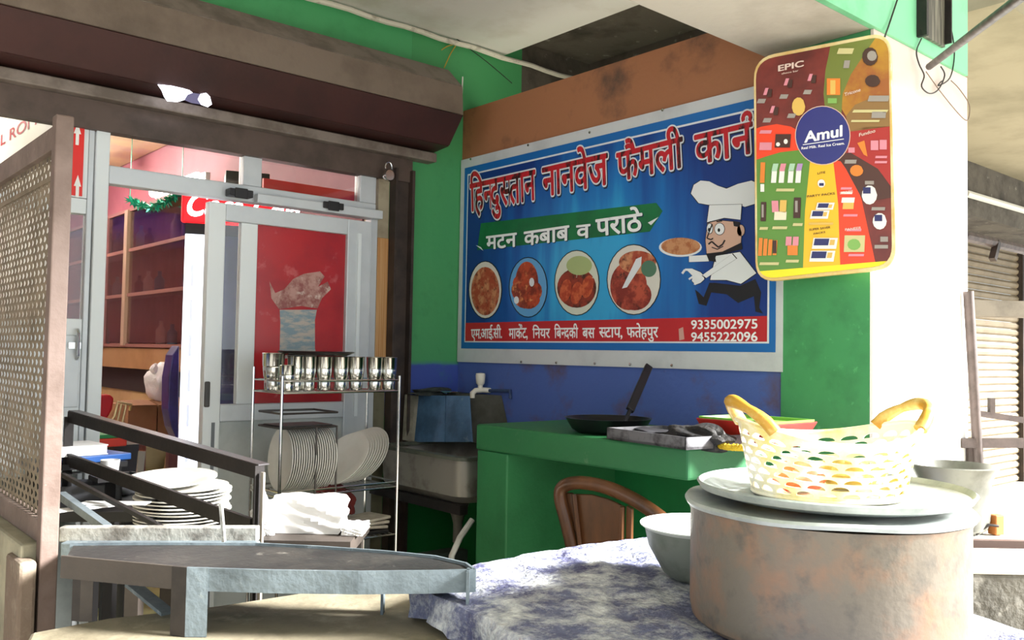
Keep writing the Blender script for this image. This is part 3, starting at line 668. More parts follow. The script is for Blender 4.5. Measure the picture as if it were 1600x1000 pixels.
# books and folder on the far end of the frame
c = P(134, 716, d=2.95)
bkz = c.z
add('upper_shelf', MB().box(c.x-.16, c.x+.12, c.y-.05, c.y+.2, bkz-.03, bkz-.012), m_black, ut)
for dx in (-.13, .09):
    for dy in (-.03, .17): add('shelf_post', MB().box(c.x+dx-.012, c.x+dx+.012, c.y+dy-.012, c.y+dy+.012, 0, bkz-.03), m_black, ut)
add('blue_folder', MB().obox((c.x+.02, c.y+.07, bkz), (.2, .22, .022), Matrix.Rotation(.25, 3, 'Z')), mat('blue_plastic', '#2a62b4', .4), label='blue plastic folder lying under the white book', cat='folder', bevel=.003)
bk_ = thing('white_book', Vector((c.x-.04, c.y+.05, bkz+.012)), 'thick white book lying on the blue folder', 'book')
add('pages', MB().obox((c.x-.04, c.y+.05, bkz+.028), (.185, .165, .026), Matrix.Rotation(.1, 3, 'Z')), m_paper, bk_)
add('cover', MB().obox((c.x-.04, c.y+.05, bkz+.0435), (.19, .17, .004), Matrix.Rotation(.1, 3, 'Z')), mat('white_cover', '#f3f4f4', .5), bk_)
add('cover', MB().obox((c.x-.04, c.y+.05, bkz+.0135), (.19, .17, .003), Matrix.Rotation(.1, 3, 'Z')), MATS['white_cover'], bk_)
cc = P(172, 728, d=2.85); add('white_cup', MB().lathe([(0, 0), (.024, 0), (.03, .05), (.028, .05), (.022, .004), (0, .004)], (cc.x, cc.y, cc.z-.03), 16), m_paper, label='small white cup below the blue folder', cat='cup', smooth=True)
add('cup_plate', MB().box(cc.x-.05, cc.x+.05, cc.y-.05, cc.y+.05, cc.z-.045, cc.z-.0305), m_black, ut); add('cup_post', MB().box(cc.x-.015, cc.x+.015, cc.y-.015, cc.y+.015, 0, cc.z-.045), m_black, ut)
zc_ = P(215, 660, d=3.0)

# ------------------------------------------------------------------ stack of white plates behind the frame, on a low table
DP = 2.62
pb0 = P(300, 832, d=DP); zpl = pb0.z
lt = thing('side_table', Vector((pb0.x+.12, pb0.y+.1, 0)), 'dark side table carrying white plates and a wrapped bundle', 'table')
ltc = (P(300, 832, d=DP)+P(500, 858, d=DP))/2
m_dw = mat('dark_wood', '#4b423c', .6, col2='#38312c', scale=4)
ex = RT.copy(); ex.z = 0; ex.normalize(); ey = Vector((-ex.y, ex.x, 0)); ROTC = Matrix((( ex.x, ey.x, 0), (ex.y, ey.y, 0), (0, 0, 1)))
tc = P(393, 838, d=DP+.08); tc.z = zpl
add('table_top', MB().obox(tc-Vector((0, 0, .02)), (.67, .34, .04), ROTC), m_dw, lt)
for sx in (-.3, .3):
    for sy in (-.13, .13): add('leg', MB().obox(tc+ROTC@Vector((sx, sy, 0))+Vector((0, 0, -.04-(zpl-.04)/2)), (.04, .04, zpl-.04), ROTC), m_dw, lt)
m_plate = mat('white_plate', '#eceae4', .35, col2='#dedbd2', scale=3)
def plate(c, r, rot=None, name='dinner_plate', m=None, lbl=None, grp=None, th=.006):
    prof = [(0, 0), (r*.6, 0), (r*.66, .004), (r, .016), (r, .016+th*.6), (r*.64, .004+th), (r*.58, th), (0, th)]
    return add(name, MB().lathe(prof, (0, 0, 0), 36), m or m_plate, label=lbl, cat='plate', group=grp, smooth=True, origin=(0, 0, 0))
proto = plate(None, .142, lbl='white plate in the bright stack behind the tilted grill frame', grp='stacked white plates')
for i in range(11):
    o = proto if i == 0 else copy_thing(proto, (0, 0, 0))
    o['label'] = 'white plate, %s from the bottom of the stack behind the grill frame' % ORD[i]
    o.location = (pb0.x+.02+random.uniform(-.008, .008), pb0.y+.13+random.uniform(-.006, .006), zpl+.001+i*.0105); o.rotation_euler = (0, 0, i)
tp = P(255, 757, d=2.75); o = copy_thing(proto, (tp.x+.03, tp.y+.02, zpl+.001+11*.0105+.004), (R(3), R(-4), 0), 'white plate lying shifted on top of the bright stack'); o['group'] = 'stacked white plates'
# wrapped bundles
m_wrap = mat('white_wrap', '#f0efee', .4, bump=.15, bscale=18)
def bundle(px0, px1, pyt, pyb, d, dep, lbl, seed, wob=.01):
    a = P(px0, pyb, d=d); b = P(px1, pyb, d=d); t = P((px0+px1)/2, pyt+3, d=d); m = (a+b)/2; w = (b-a).length
    rnd = random.Random(seed); mb = MB(); bmesh.ops.create_cube(mb.bm, size=1); bmesh.ops.subdivide_edges(mb.bm, edges=mb.bm.edges[:], cuts=9, use_grid_fill=True)
    z0 = zpl+.001; h = t.z-z0
    for v in mb.bm.verts:
        p = v.co.copy(); k = 1-.06*(abs(p.z)*2)**4
        q = Vector((p.x*w*k, p.y*dep*k, (p.z+.5)*h)); n = p.normalized()
        amp = wob*.6*(1 if p.z > -.49 else 0)
        q += Vector((n.x, n.y, n.z*.5))*amp*(math.sin(11*p.x+seed+7*p.z)*math.sin(9*p.z+8*p.y)+.5*math.sin(19*p.z+15*p.x+seed))
        q.z = max(q.z, 0)
        v.co = Vector((m.x, m.y, z0))+ROTC@(q+Vector((0, dep/2, 0)))
    return add('wrapped_bundle', mb, m_wrap, label=lbl, cat='bundle', group='wrapped bundles on the side table', smooth=True, weld=True)
bundle(416, 531, 779, 850, 2.62, .14, 'large white plastic wrapped bundle blown bright on the side table', 1)
bundle(532, 566, 822, 858, 2.6, .12, 'lower white wrapped bundle next to the large one, nearer the sink', 5, .006)
mb = MB().blob(P(409, 812, d=2.6), (.03, .03, .075), 4, .3, 3); add('clear_wrapper', mb, mat('grey_wrap', '#c3c2c0', .25, col2='#f4f4f4', scale=30, lo=.45, hi=.55, bump=.8, bscale=40), label='crumpled clear wrapper at the end of the white bundle', cat='wrapper', smooth=True)

# ------------------------------------------------------------------ wire rack with tumblers and plates
YFR, YBK = -.45, -.2
xL, xR = P(441, 600, y=YFR).x, P(624, 600, y=YFR).x
zT = P(520, 609, y=-.33).z; zM = P(470, 660, y=-.35).z; zP = P(480, 768, y=-.38).z; zB = P(560, 822, y=-.35).z
rk = thing('wire_rack', ((xL+xR)/2, (YFR+YBK)/2, 0), 'tall chrome wire dish rack standing before the sliding door', 'rack')
pr_ = .006
for x in (xL, xR):
    for y in (YFR, YBK):
        add('post', MB().tube([(x, y, 0), (x, y, zT+(.06 if y == YFR else .09))], pr_, 8), m_chrome, rk, smooth=True)
def wshelf(nm, z, x0, x1, n, y0=YFR, y1=YBK, rail=.04, m=m_chrome):
    mb = MB()
    for zz in ((z, z+rail) if rail else (z,)): mb.tube([(x0, y0, zz), (x1, y0, zz), (x1, y1, zz), (x0, y1, zz)], .0042, 6, closed=True)
    s = add(nm, mb, m, rk, smooth=True)
    mb = MB()
    for i in range(1, n): 
        x = x0+(x1-x0)*i/n; mb.tube([(x, y0, z), (x, y1, z)], .0025, 5)
    add('shelf_wires', mb, m, s, smooth=True)
    return s
wshelf('top_shelf', zT-.004, xL, xR, 22, rail=.045)
wshelf('plate_shelf', zP-.004, xL, xR, 26, rail=.02)
wshelf('bottom_shelf', zB-.03, xL, xR, 20, rail=.0)
xm = P(527, 655, y=YFR).x
bsk = wshelf('middle_basket', zM-.012, xL, xm, 10, y0=YFR, y1=-.26, rail=.055, m=mat('dark_wire', '#4c4947', .35, .8))
for x in (xm, (xL+xm)/2+.03): add('hanger', MB().tube([(x, YFR, zM-.012), (x, YFR, zP-.004)], .004, 6), MATS['dark_wire'], rk, smooth=True)
add('basket_tray', MB().box(xL+.01, xm-.01, YFR+.02, -.28, zM-.009, zM-.004), mat('dark_wire', ''), rk)
# tumblers
def tumbler(h, r, lbl, grp):
    p = [(0, 0), (r*.74, 0), (r*.78, .004), (r*.80, h*.28), (r*.77, h*.31), (r*.86, h*.36), (r*.95, h*.6), (r*.92, h*.63), (r*.97, h*.66), (r, h*.97), (r*1.04, h*.985), (r*1.0, h), (r*.95, h*.98), (r*.74, h*.05), (0, .008)]
    return add('steel_tumbler', MB().lathe(p, (0, 0, 0), 28), m_steel, label=lbl, cat='tumbler', group=grp, smooth=True, origin=(0, 0, 0))
tp0 = tumbler(.135, .034, 'tall ribbed steel tumbler standing in the back row of the rack top', 'steel tumblers on the rack')
zt = zT+.001
txs = [462, 481, 506, 532, 556, 585, 607]
for i, px in enumerate(txs):
    o = tp0 if i == 0 else copy_thing(tp0, (0, 0, 0))
    o['label'] = 'tall ribbed steel tumbler, %s from the door handle end of the rack' % ORD[i]
    yy = -.34-.012*i
    o.location = (P(px, 590, y=yy).x, yy, zt); o.rotation_euler = (0, 0, i)
a_ = tumbler(.145, .043, 'broad dull steel tumbler at the door handle end of the rack top', 'steel tumblers on the rack'); a_.location = (P(427, 590, y=-.31).x, -.31, zt)
b_ = tumbler(.1, .031, 'short steel tumbler standing in front of the taller ones', 'steel tumblers on the rack'); b_.location = (P(449, 590, y=-.415).x, -.415, zt)
# black salver lying on the tumblers
sc_ = P(494, 547, y=-.33); zz = zt+.147
add('black_salver', MB().lathe([(0, 0), (.12, 0), (.15, .012), (.153, .016), (.147, .018), (.11, .006), (0, .006)], (sc_.x, -.33, zt+.1365), 36), mat('black_enamel', '#241d1e', .25), label='black round tray resting on top of the steel tumblers', cat='tray', smooth=True)
# plates standing on edge
rp_ = .122
x0p, x1p = P(447, 725, y=-.335).x, P(512, 725, y=-.335).x
pp = plate(None, rp_, lbl='white plate standing on edge in the long row on the wire rack', grp='plates standing in the rack', th=.005)
n = 20
for i in range(n):
    o = pp if i == 0 else copy_thing(pp, (0, 0, 0))
    o['label'] = 'white plate on edge, %s from the door in the long rack row' % ORD[i]
    o.location = (x0p+(x1p-x0p)*i/(n-1)*.94, -.32-.03*i/(n-1), zP+rp_+.001); o.rotation_euler = (0, R(-86), R(-4))
pq = plate(None, .127, lbl='white plate leaning in the shorter tilted row on the wire rack', grp='leaning plates in the rack', th=.005)
for i in range(9):
    o = pq if i == 0 else copy_thing(pq, (0, 0, 0))
    o['label'] = 'white leaning plate, %s from the front of the tilted rack row' % ORD[i]
    cpx = P(540+i*4.2, 711, y=-.345+.006*i); tilt = R(-51-i*.8)
    o.rotation_euler = (0, tilt, R(10)); o.location = (cpx.x, -.345+.006*i, zP+.130*abs(math.sin(tilt))+.002)
# cloths and tray on the bottom shelf
c = P(585, 815, y=-.34); 
add('black_shelf_tray', MB().box(xL+.28, xR-.02, YFR+.02, YBK-.02, zB-.026, zB-.012), m_black, label='black tray on the lowest rack shelf', cat='tray', bevel=.003)
mb = MB().blob(P(522, 779, y=-.37), (.085, .05, .052), 8, .2, 4, Matrix.Rotation(R(28), 3, 'Y')); add('maroon_cloth', mb, mat('maroon_cloth', '#6d2420', .8, col2='#4d1a18', scale=12, bump=.3), label='crumpled maroon cloth bulging under the plates on the rack', cat='cloth', smooth=True)
mb = MB()
cw_ = P(570, 800, y=-.36)
for k in range(3): mb.obox((cw_.x+.01*k, cw_.y+.02, zB-.0+.014*k+.0), (.17-.01*k, .14, .012), Matrix.Rotation(R(4-3*k), 3, 'Y')@Matrix.Rotation(R(5*k), 3, 'Z'))
add('folded_napkin', mb, mat('cream_cloth', '#cfc8ba', .8, col2='#b7aea0', scale=14, bump=.3), label='folded cream napkin beside the maroon cloth on the rack', cat='napkin', bevel=.004)
# ------------------------------------------------------------------ sink corner
yb0 = -.3
tk = thing('washing_ledge', (-.2, -.1, .8), 'grimy blue tiled ledge box in the corner above the steel basin', 'ledge')
zt1, zb1 = P(700, 617, x=-.22).z, P(640, 694, y=-.2).z
xl0, xl1 = P(632, 650, y=-.12).x, P(634, 650, y=-.1).x
yn = P(735, 650, x=-.2).y
# sloped front
A0 = P(655, 617, x=-.26); A1 = P(648, 692, x=-.3); B0 = P(735, 618, x=-.2); B1 = P(740, 692, x=-.24)
m_tileb = mat('tile_blue', '#4c6f92', .35, col2='#38546f', scale=6, lo=.42, hi=.62, col3='#8fa0a6', scale3=9, lo3=.62, hi3=.72, bump=.1)
m_tileg = mat('tile_grey', '#7d7868', .55, col2='#5e5a4c', scale=8, lo=.42, hi=.62, bump=.15)
add('body', MB().hexa([(A1.x+.012, -.004, zb1), (A1.x+.012, A1.y+.012, zb1), (-.004, B1.y+.012, zb1), (-.004, -.004, zb1), (A0.x+.012, -.004, zt1), (A0.x+.012, A0.y+.012, zt1), (-.004, B0.y+.012, zt1), (-.004, -.004, zt1)]), mat('grout_dark', '#4a4a44', .8, col2='#37372f', scale=9), tk)
def quad_tile(a, b, c, d, m, t=.008, lbl=None):
    n = (b-a).cross(d-a).normalized()*t; cen = (a+b+c+d)/4
    if n.dot(CAM-cen) < 0: n = -n
    add('tile', MB().prism([cen+(p-cen)*.975 for p in (a, b, c, d)], n), m, tk, label=lbl, bevel=.002)
mA = A1.lerp(B1, .55); mA0 = A0.lerp(B0, .55)
quad_tile(A1, mA, mA0, A0, m_tileb); quad_tile(mA, B1, B0, mA0, m_tileb)
L1 = Vector((A1.x-.0, -.03, zb1)); L0 = Vector((A0.x-.0, -.03, zt1)); wl1 = P(628, 692, y=-.04); wl0 = P(632, 618, y=-.04)
quad_tile(Vector((wl1.x, wl1.y, zb1)), A1, A0, Vector((wl0.x, wl0.y, zt1)), m_tileg, lbl='grey side tile')
add('rag', MB().blob(P(678, 612, x=-.2), (.12, .07, .018), 2, .3, 3), mat('dark_rag', '#2c3130', .9, col2='#454b49', scale=20), label='dark wet rag heap on the tiled ledge', cat='rag', smooth=True)
add('soap_dish', MB().lathe([(0, 0), (.03, 0), (.045, .012), (.042, .014), (0, .004)], P(703, 616, x=-.2)+Vector((0, 0, .0)), 20), m_steel, label='small steel dish on the tiled ledge', cat='dish', smooth=True)
# basin
zr, zb2 = min(P(690, 700, x=-.4).z, zb1-.006), P(690, 775, x=-.42).z
bx0, bx1 = -.52, -.012; by0, by1 = P(743, 705, x=-.45).y, -.06
bs = thing('steel_basin', ((bx0+bx1)/2, (by0+by1)/2, zb2), 'grimy stainless steel wash basin in the wall corner', 'basin')
def rrect(x0, x1, y0, y1, r, z, n=5):
    o = []
    for cx, cy, a0 in ((x1-r, y1-r, 0), (x0+r, y1-r, 90), (x0+r, y0+r, 180), (x1-r, y0+r, 270)):
        o += [Vector((cx+r*math.cos(R(a0+90*k/n)), cy+r*math.sin(R(a0+90*k/n)), z)) for k in range(n+1)]
    return o
def loft(mb, rings, cap0=True, cap1=True):
    vr = [[mb.bm.verts.new(p) for p in r] for r in rings]
    for A, B in zip(vr, vr[1:]):
        for k in range(len(A)): mb.bm.faces.new((A[k], A[(k+1) % len(A)], B[(k+1) % len(A)], B[k]))
    if cap0: mb.bm.faces.new(vr[0][::-1])
    if cap1: mb.bm.faces.new(vr[-1])
    return mb
mb = loft(MB(), [rrect(bx0+.05, bx1-.05, by0+.05, by1-.05, .06, zb2), rrect(bx0+.02, bx1-.01, by0+.02, by1-.01, .07, zb2+.03), rrect(bx0+.01, bx1, by0+.01, by1, .07, zr-.012), rrect(bx0+.02, bx1-.012, by0+.02, by1-.012, .065, zr-.012), rrect(bx0+.06, bx1-.06, by0+.06, by1-.06, .06, zb2+.02)])
add('bowl', mb, m_steeld, bs, smooth=True)
mb = loft(MB(), [rrect(bx0-.012, bx1, by0-.012, by1, .05, zr-.012), rrect(bx0-.012, bx1, by0-.012, by1, .05, zr+.002), rrect(bx0+.03, bx1-.03, by0+.03, by1-.03, .05, zr+.002), rrect(bx0+.03, bx1-.03, by0+.03, by1-.03, .05, zr-.012)], False, False)
add('rim', mb, mat('rim_grime', '#6b6e63', .5, .3, col2='#4f5349', scale=8), bs, smooth=True)
dc = P(716, 775, x=-.35)
mb = MB().lathe([(0, 0), (.055, 0), (.05, -.03), (.028, -.09), (.02, -.12), (.02, -.2), (0, -.2)], (dc.x, dc.y, zb2), 16); add('drain_pipe', mb, mat('drain_grey', '#6a655c', .6, col2='#4b473f', scale=9), bs, smooth=True)
for sx in (bx0+.04, -.05): add('bracket', MB().box(sx-.02, sx+.02, by0+.03, -.002, zb2-.04, zb2-.0005), m_dki, bs)
# tap on the wall
tc_ = P(747, 600, x=-.06)
tpn = thing('plastic_tap', (0, tc_.y, tc_.z), 'white plastic water tap with upright lever on the blue wall', 'tap')
m_tap = mat('tap_white', '#e6e0d2', .4)
ty = tc_.y; tz_ = P(747, 610, x=-.05).z
add('body', MB().tube([(-.001, ty-.02, tz_), (-.04, ty-.01, tz_+.003), (-.075, ty, tz_), (-.09, ty+.003, tz_-.012), (-.09, ty+.003, tz_-.035)], .013, 10), m_tap, tpn, smooth=True)
add('lever', MB().lathe([(0, 0), (.012, 0), (.012, .015), (.021, .025), (.024, .06), (.022, .072), (0, .075)], (-.05, ty-.005, tz_+.01), 14), m_tap, tpn, smooth=True)
add('wall_pipe', MB().tube([(-.012, ty-.02, tz_), (-.012, ty-.18, tz_+.005), (-.012, ty-.18, tz_-.03)], .008, 8), mat('pipe_blue', '#36476a', .6), tpn, smooth=True)
# things under the basin
c = P(655, 855, y=-.25); add('green_bucket', MB().lathe([(0, 0), (.085, 0), (.115, .22), (.12, .225), (.11, .225), (.08, .01), (0, .01)], (-.3, -.22, 0), 24), mat('bucket_green', '#1c6b3c', .5, col2='#134a2a', scale=6), label='dark green bucket standing under the basin', cat='bucket', smooth=True)
a = P(690, 815, y=-.4)
lp0 = P(625, 822, y=-.45); lp1 = P(745, 858, x=-.45)
wl = struct('wall_low_kerb', MB().box(-.62, -.31, -.5, -.42, 0, .4), mat('kerb_dark', '#33403a', .8, col2='#22302a', scale=6))
a = P(706, 868, x=-.62); b = P(738, 812, x=-.52)
mb = MB(); mb.tube([Vector((a.x-.05, a.y, 0)), a, a.lerp(b, .5)+Vector((-.012, 0, .0)), b], .012, 8); add('white_pipe', mb, mat('pipe_white', '#c9cac6', .45, col2='#a9a9a4', scale=14), label='bent white plastic pipe end leaning below the basin', cat='pipe', smooth=True)
# ------------------------------------------------------------------ green counter
xf = -.6; ye = P(770, 680, x=xf).y; ztc = P(770, 673, x=xf).z
ztc = (ztc+P(1180, 703, x=xf).z)/2
m_ct = mat('counter_paint', '#256c3d', .55, col2='#22683c', scale=4, lo=.45, hi=.7, col3='#4f7a52', scale3=14, lo3=.64, hi3=.74, bump=.1, bscale=30)
m_ct2 = mat('counter_front', '#277342', .55, col2='#1e6438', scale=4, lo=.45, hi=.7, bump=.08)
ct = thing('green_counter', (xf/2, -1.6, 0), 'green painted masonry counter running along the blue wall', 'counter')
yn_ = P(1395, 560, x=0).y+.02
zu = P(800, 711, x=xf).z
add('counter_top', MB().box(xf, -.002, yn_+.3, ye+.1, ztc-.095, ztc), m_ct, ct, bevel=.008)
ysup = P(790, 780, x=xf).y
add('end_wall', MB().box(xf+.004, -.002, ysup, ye+.095, 0, ztc-.096), m_ct2, ct, bevel=.006)
struct('wall_right_lining', MB().box(-.02, -.003, yn_+.3, ysup-.002, 0, ztc-.097), mat('lining_green', '#128041', .55, col2='#0d6a36', scale=3, lo=.45, hi=.7))
# frying pan
zc = ztc+.001
pcn = P(950, 676, z=zc)
fp = thing('frying_pan', pcn, 'black frying pan with its long handle leaning up against the blue wall', 'pan')
add('pan_body', MB().lathe([(0, 0), (.1, 0), (.125, .012), (.148, .05), (.152, .052), (.146, .052), (.12, .016), (.1, .006), (0, .006)], pcn+Vector((0, 0, .0)), 36), mat('pan_black', '#1b1c1e', .3, .3), fp, smooth=True)
h0 = P(978, 662, x=pcn.x+.1); h0 = Vector((pcn.x+.09, pcn.y-.09, zc+.05)); h0 = P(976, 660, x=pcn.x+.05); h1 = P(1014, 572, x=-.09)
add('handle', MB().bar(h0, h0.lerp(h1, .25), .014, .01, FW).bar(h0.lerp(h1, .2), h1, .03, .014, FW), m_black, fp, bevel=.003)
# black tray with a dark heap
t0 = P(948, 686, z=zc); t1 = P(1072, 704, z=zc); dv = (t1-t0); tl_ = dv.length; dv.normalize(); nv = Vector((-dv.y, dv.x, 0)); nv = nv if nv.x > 0 else -nv
tm = t0+dv*tl_/2+nv*.12; rt = Matrix(((dv.x, nv.x, 0), (dv.y, nv.y, 0), (0, 0, 1)))
bt = thing('metal_tray', tm, 'shallow grey metal tray holding black leftovers on the green counter', 'tray')
m_tr = mat('tray_metal', '#77767a', .45, .6, col2='#4a484a', scale=18, lo=.45, hi=.6)
add('base', MB().obox(tm+Vector((0, 0, .005)), (tl_, .24, .008), rt), m_tr, bt)
for sx, sy, w_, d_ in ((0, -.117, tl_, .006), (0, .117, tl_, .006), (-tl_/2+.003, 0, .006, .24), (tl_/2-.003, 0, .006, .24)): add('side_wall', MB().obox(tm+rt@Vector((sx, sy, .019)), (w_, d_, .036), rt), m_tr, bt)
mb = MB().blob(tm+rt@Vector((.09, .02, .025)), (.12, .07, .038), 5, .2, 4, rt); add('charred_heap', mb, mat('char_black', '#161517', .7, col2='#2d2a28', scale=26, bump=.4), label='black charred heap lying in the metal tray', cat='heap', smooth=True)
mb = MB().blob(tm+rt@Vector((-.16, .03, .022)), (.08, .06, .012), 6, .2, 3, rt); add('dark_cloth', mb, mat('cloth_dark', '#25242a', .85), label='folded dark cloth in the metal tray near the pan', cat='cloth', smooth=True)
# red and green tub
cb0, cb1 = P(1128, 700, x=-.42), P(1200, 704, x=-.42)
ctb = Vector((-.33, (cb0.y+cb1.y)/2+.02, zc))
tub = thing('red_tub', ctb, 'square red plastic tub with a green lining on the counter behind the basket', 'tub')
ht = P(1125, 655, x=-.42).z-zc
def sq(h, z): return [ctb+Vector((sx*h*1.0, sy*h*1.25, z)) for sx, sy in ((-1, -1), (1, -1), (1, 1), (-1, 1))]
mb = loft(MB(), [sq(.085, 0), sq(.115, ht), sq(.108, ht), sq(.08, .008)]); add('body', mb, mat('tub_red', '#a3251c', .45, col2='#841b15', scale=6), tub, bevel=.004)
mb = loft(MB(), [sq(.107, ht-.004), sq(.108, ht+.006), sq(.102, ht+.006), sq(.09, ht-.03)]); add('lining', mb, mat('tub_green', '#6da53c', .5), tub)
# yellow rope coil
rc0 = P(1140, 704, z=zc)
mb = MB(); c = P(1170, 700, z=zc)
pts = []
for i in range(120):
    a = 2*math.pi*i/120; pts.append(Vector((c.x+.11*math.cos(a), c.y+.085*math.sin(a)-.01, zc+.011)))
for ph in (0, 2.1, 4.2):
    mb.tube([p+Vector((0, .006*math.sin(i*.9+ph), .006*math.cos(i*.9+ph))) for i, p in enumerate(pts)], .006, 6, closed=True)
add('yellow_rope', mb, mat('rope_yellow', '#d3b21c', .6, col2='#b38d14', scale=40), label='ring of twisted yellow rope lying on the counter by the red tub', cat='rope', smooth=True)

# ------------------------------------------------------------------ brown plastic chair
m_chair = mat('chair_brown', '#5f3b22', .32, col2='#452a17', scale=3, stretch=(3, 3, 1))
def cd(px): return 2.84-(px-880)/165*.22
def ch(px, py, o=0): return P(px, py, d=cd(px)+o)
rim = [(905, 905), (893, 850), (882, 805), (876, 782), (876, 766), (886, 757), (906, 754), (935, 758), (965, 768), (995, 783), (1022, 801), (1038, 815), (1046, 835), (1044, 870), (1038, 915)]
cbase = ch(960, 900); cbase.z = 0
chr_ = thing('plastic_chair', cbase, 'brown moulded plastic chair with a curved back under the counter edge', 'chair')
mb = MB(); P3 = [ch(*p) for p in rim]
S = []
for i in range(len(P3)-1):
    a, b = P3[i], P3[i+1]; p0 = P3[max(i-1, 0)]; p3 = P3[min(i+2, len(P3)-1)]
    for k in range(4):
        t = k/4; S.append(.5*((2*a)+(b-p0)*t+(2*p0-5*a+4*b-p3)*t*t+(3*a-p0-3*b+p3)*t**3))
S.append(P3[-1]); mb.tube(S, .022, 10); add('back_rim', mb, m_chair, chr_, smooth=True)
def spl(nm, tp, bt, th=.012):
    pts = [ch(*p, .01) for p in tp]+[ch(*p, .01) for p in bt[::-1]]; n = (pts[1]-pts[0]).cross(pts[-1]-pts[0]).normalized()
    return add(nm, MB().prism(pts, n*th), m_chair, chr_, bevel=.003)
spl('splat', [(897, 772), (925, 773), (950, 780), (975, 792)], [(912, 905), (930, 905), (955, 905), (972, 905)])
spl('slat', [(884, 770), (893, 771)], [(900, 905), (909, 905)], .016)
spl('slat', [(978, 790), (987, 796)], [(976, 905), (985, 905)], .016)
for pxs in ((897, 772, 912, 905), (972, 792, 970, 905)): add('rib', MB().tube([ch(pxs[0], pxs[1], -.004), ch(pxs[2], pxs[3], -.004)], .007, 6), m_chair, chr_, smooth=True)
bl = ch(905, 905); br = ch(1038, 915); vx = (br-bl); vx.z = 0; wch = vx.length; vx.normalize(); vf = Vector((-vx.y, vx.x, 0)); vf = vf if vf.x > 0 else -vf
sc0 = (bl+br)/2; sc0.z = .43
rs = Matrix(((vx.x, vf.x, 0), (vx.y, vf.y, 0), (0, 0, 1)))
vf = vf if True else vf
add('seat', MB().obox(sc0+vf*.2, (wch+.1, .42, .03), rs), m_chair, chr_, bevel=.012)
add('back_lower', MB().obox((sc0+(bl+br)/2)/2+Vector((0, 0, .03)), (wch+.05, .02, abs(bl.z-.43)+.1), rs), m_chair, chr_, bevel=.006)
for sx in (-1, 1):
    for sy in (.02, .38): 
        tp_ = sc0+vx*sx*(wch/2)+vf*sy; btm = tp_+vx*sx*.03+vf*(.05 if sy > .2 else -.05); btm.z = 0
        add('leg', MB().bar(btm, tp_, .045, .03, vf), m_chair, chr_, bevel=.006)
# ------------------------------------------------------------------ flour covered tarpaulin table
ZTB = .735
edge = [P(735, 884, z=ZTB), P(820, 866, z=ZTB), P(920, 850, z=ZTB), P(1010, 839, z=ZTB), P(1300, 842, z=ZTB), P(1490, 949, z=ZTB), P(1600, 985, z=ZTB), P(1700, 1010, z=ZTB), P(1650, 1120, z=ZTB), P(1100, 1160, z=ZTB), P(850, 1020, z=ZTB), P(770, 970, z=ZTB), P(690, 935, z=ZTB), P(640, 916, z=ZTB)]
m_tarp = mat('floured_tarp', '#34325c', .8, col2='#767c98', scale=2.4, lo=.36, hi=.66, col3='#e2e5e4', scale3=7, lo3=.44, hi3=.68, nr=.8, bump=.6, bscale=70)
ft = thing('dough_table', Vector((edge[3].x, edge[3].y-.3, 0)), 'table spread with a grey violet tarpaulin dusted white with flour', 'table')
c0 = sum(edge, Vector())/len(edge)
NE = 140
def loop(pts, n):
    L = [(pts[(i+1) % len(pts)]-pts[i]).length for i in range(len(pts))]; T = sum(L); o = []
    for k in range(n):
        s = T*k/n; i = 0
        while s > L[i]: s -= L[i]; i += 1
        o.append(pts[i].lerp(pts[(i+1) % len(pts)], s/L[i]))
    return o
lp_ = loop(edge, NE); mb = MB(); rings = []
for f in [i/22 for i in range(1, 23)]:
    rg = []
    for k, p in enumerate(lp_):
        q = c0.lerp(p, f); wob = .0035*math.sin(37*q.x+9*q.y)*math.sin(29*q.y)+.002*math.sin(83*q.x-61*q.y)
        rg.append(Vector((q.x, q.y, ZTB+wob*(1 if f < .98 else .6))))
    rings.append(rg)
for j, (dz_, out) in enumerate(((-.015, .008), (-.04, .006), (-.066, .012))):
    rg = []
    for k, p in enumerate(lp_):
        n_ = (p-c0).normalized(); w = .008*math.sin(k*.9)+.005*math.sin(k*2.3+1)
        rg.append(Vector((p.x+n_.x*(out+w*(j+1)/2), p.y+n_.y*(out+w*(j+1)/2), ZTB+dz_+.012*math.sin(k*.5)*(j/2))))
    rings.append(rg)
cv = mb.bm.verts.new(Vector((c0.x, c0.y, ZTB))); vr = [[mb.bm.verts.new(p) for p in r] for r in rings]
for k in range(NE): mb.bm.faces.new((cv, vr[0][k], vr[0][(k+1) % NE]))
for A, B in zip(vr, vr[1:]):
    for k in range(NE): mb.bm.faces.new((A[k], B[k], B[(k+1) % NE], A[(k+1) % NE]))
add('tarpaulin', mb, m_tarp, ft, smooth=True)
mb = MB().prism([c0+(p-c0)*.95-Vector((0, 0, .012)) for p in edge], (0, 0, -.03)); add('table_top', mb, m_dw, ft)
for p in (edge[1], edge[4], edge[7], edge[9], edge[11]):
    q = c0+(p-c0)*.85; add('leg', MB().box(q.x-.025, q.x+.025, q.y-.025, q.y+.025, 0, ZTB-.042), m_dw, ft)

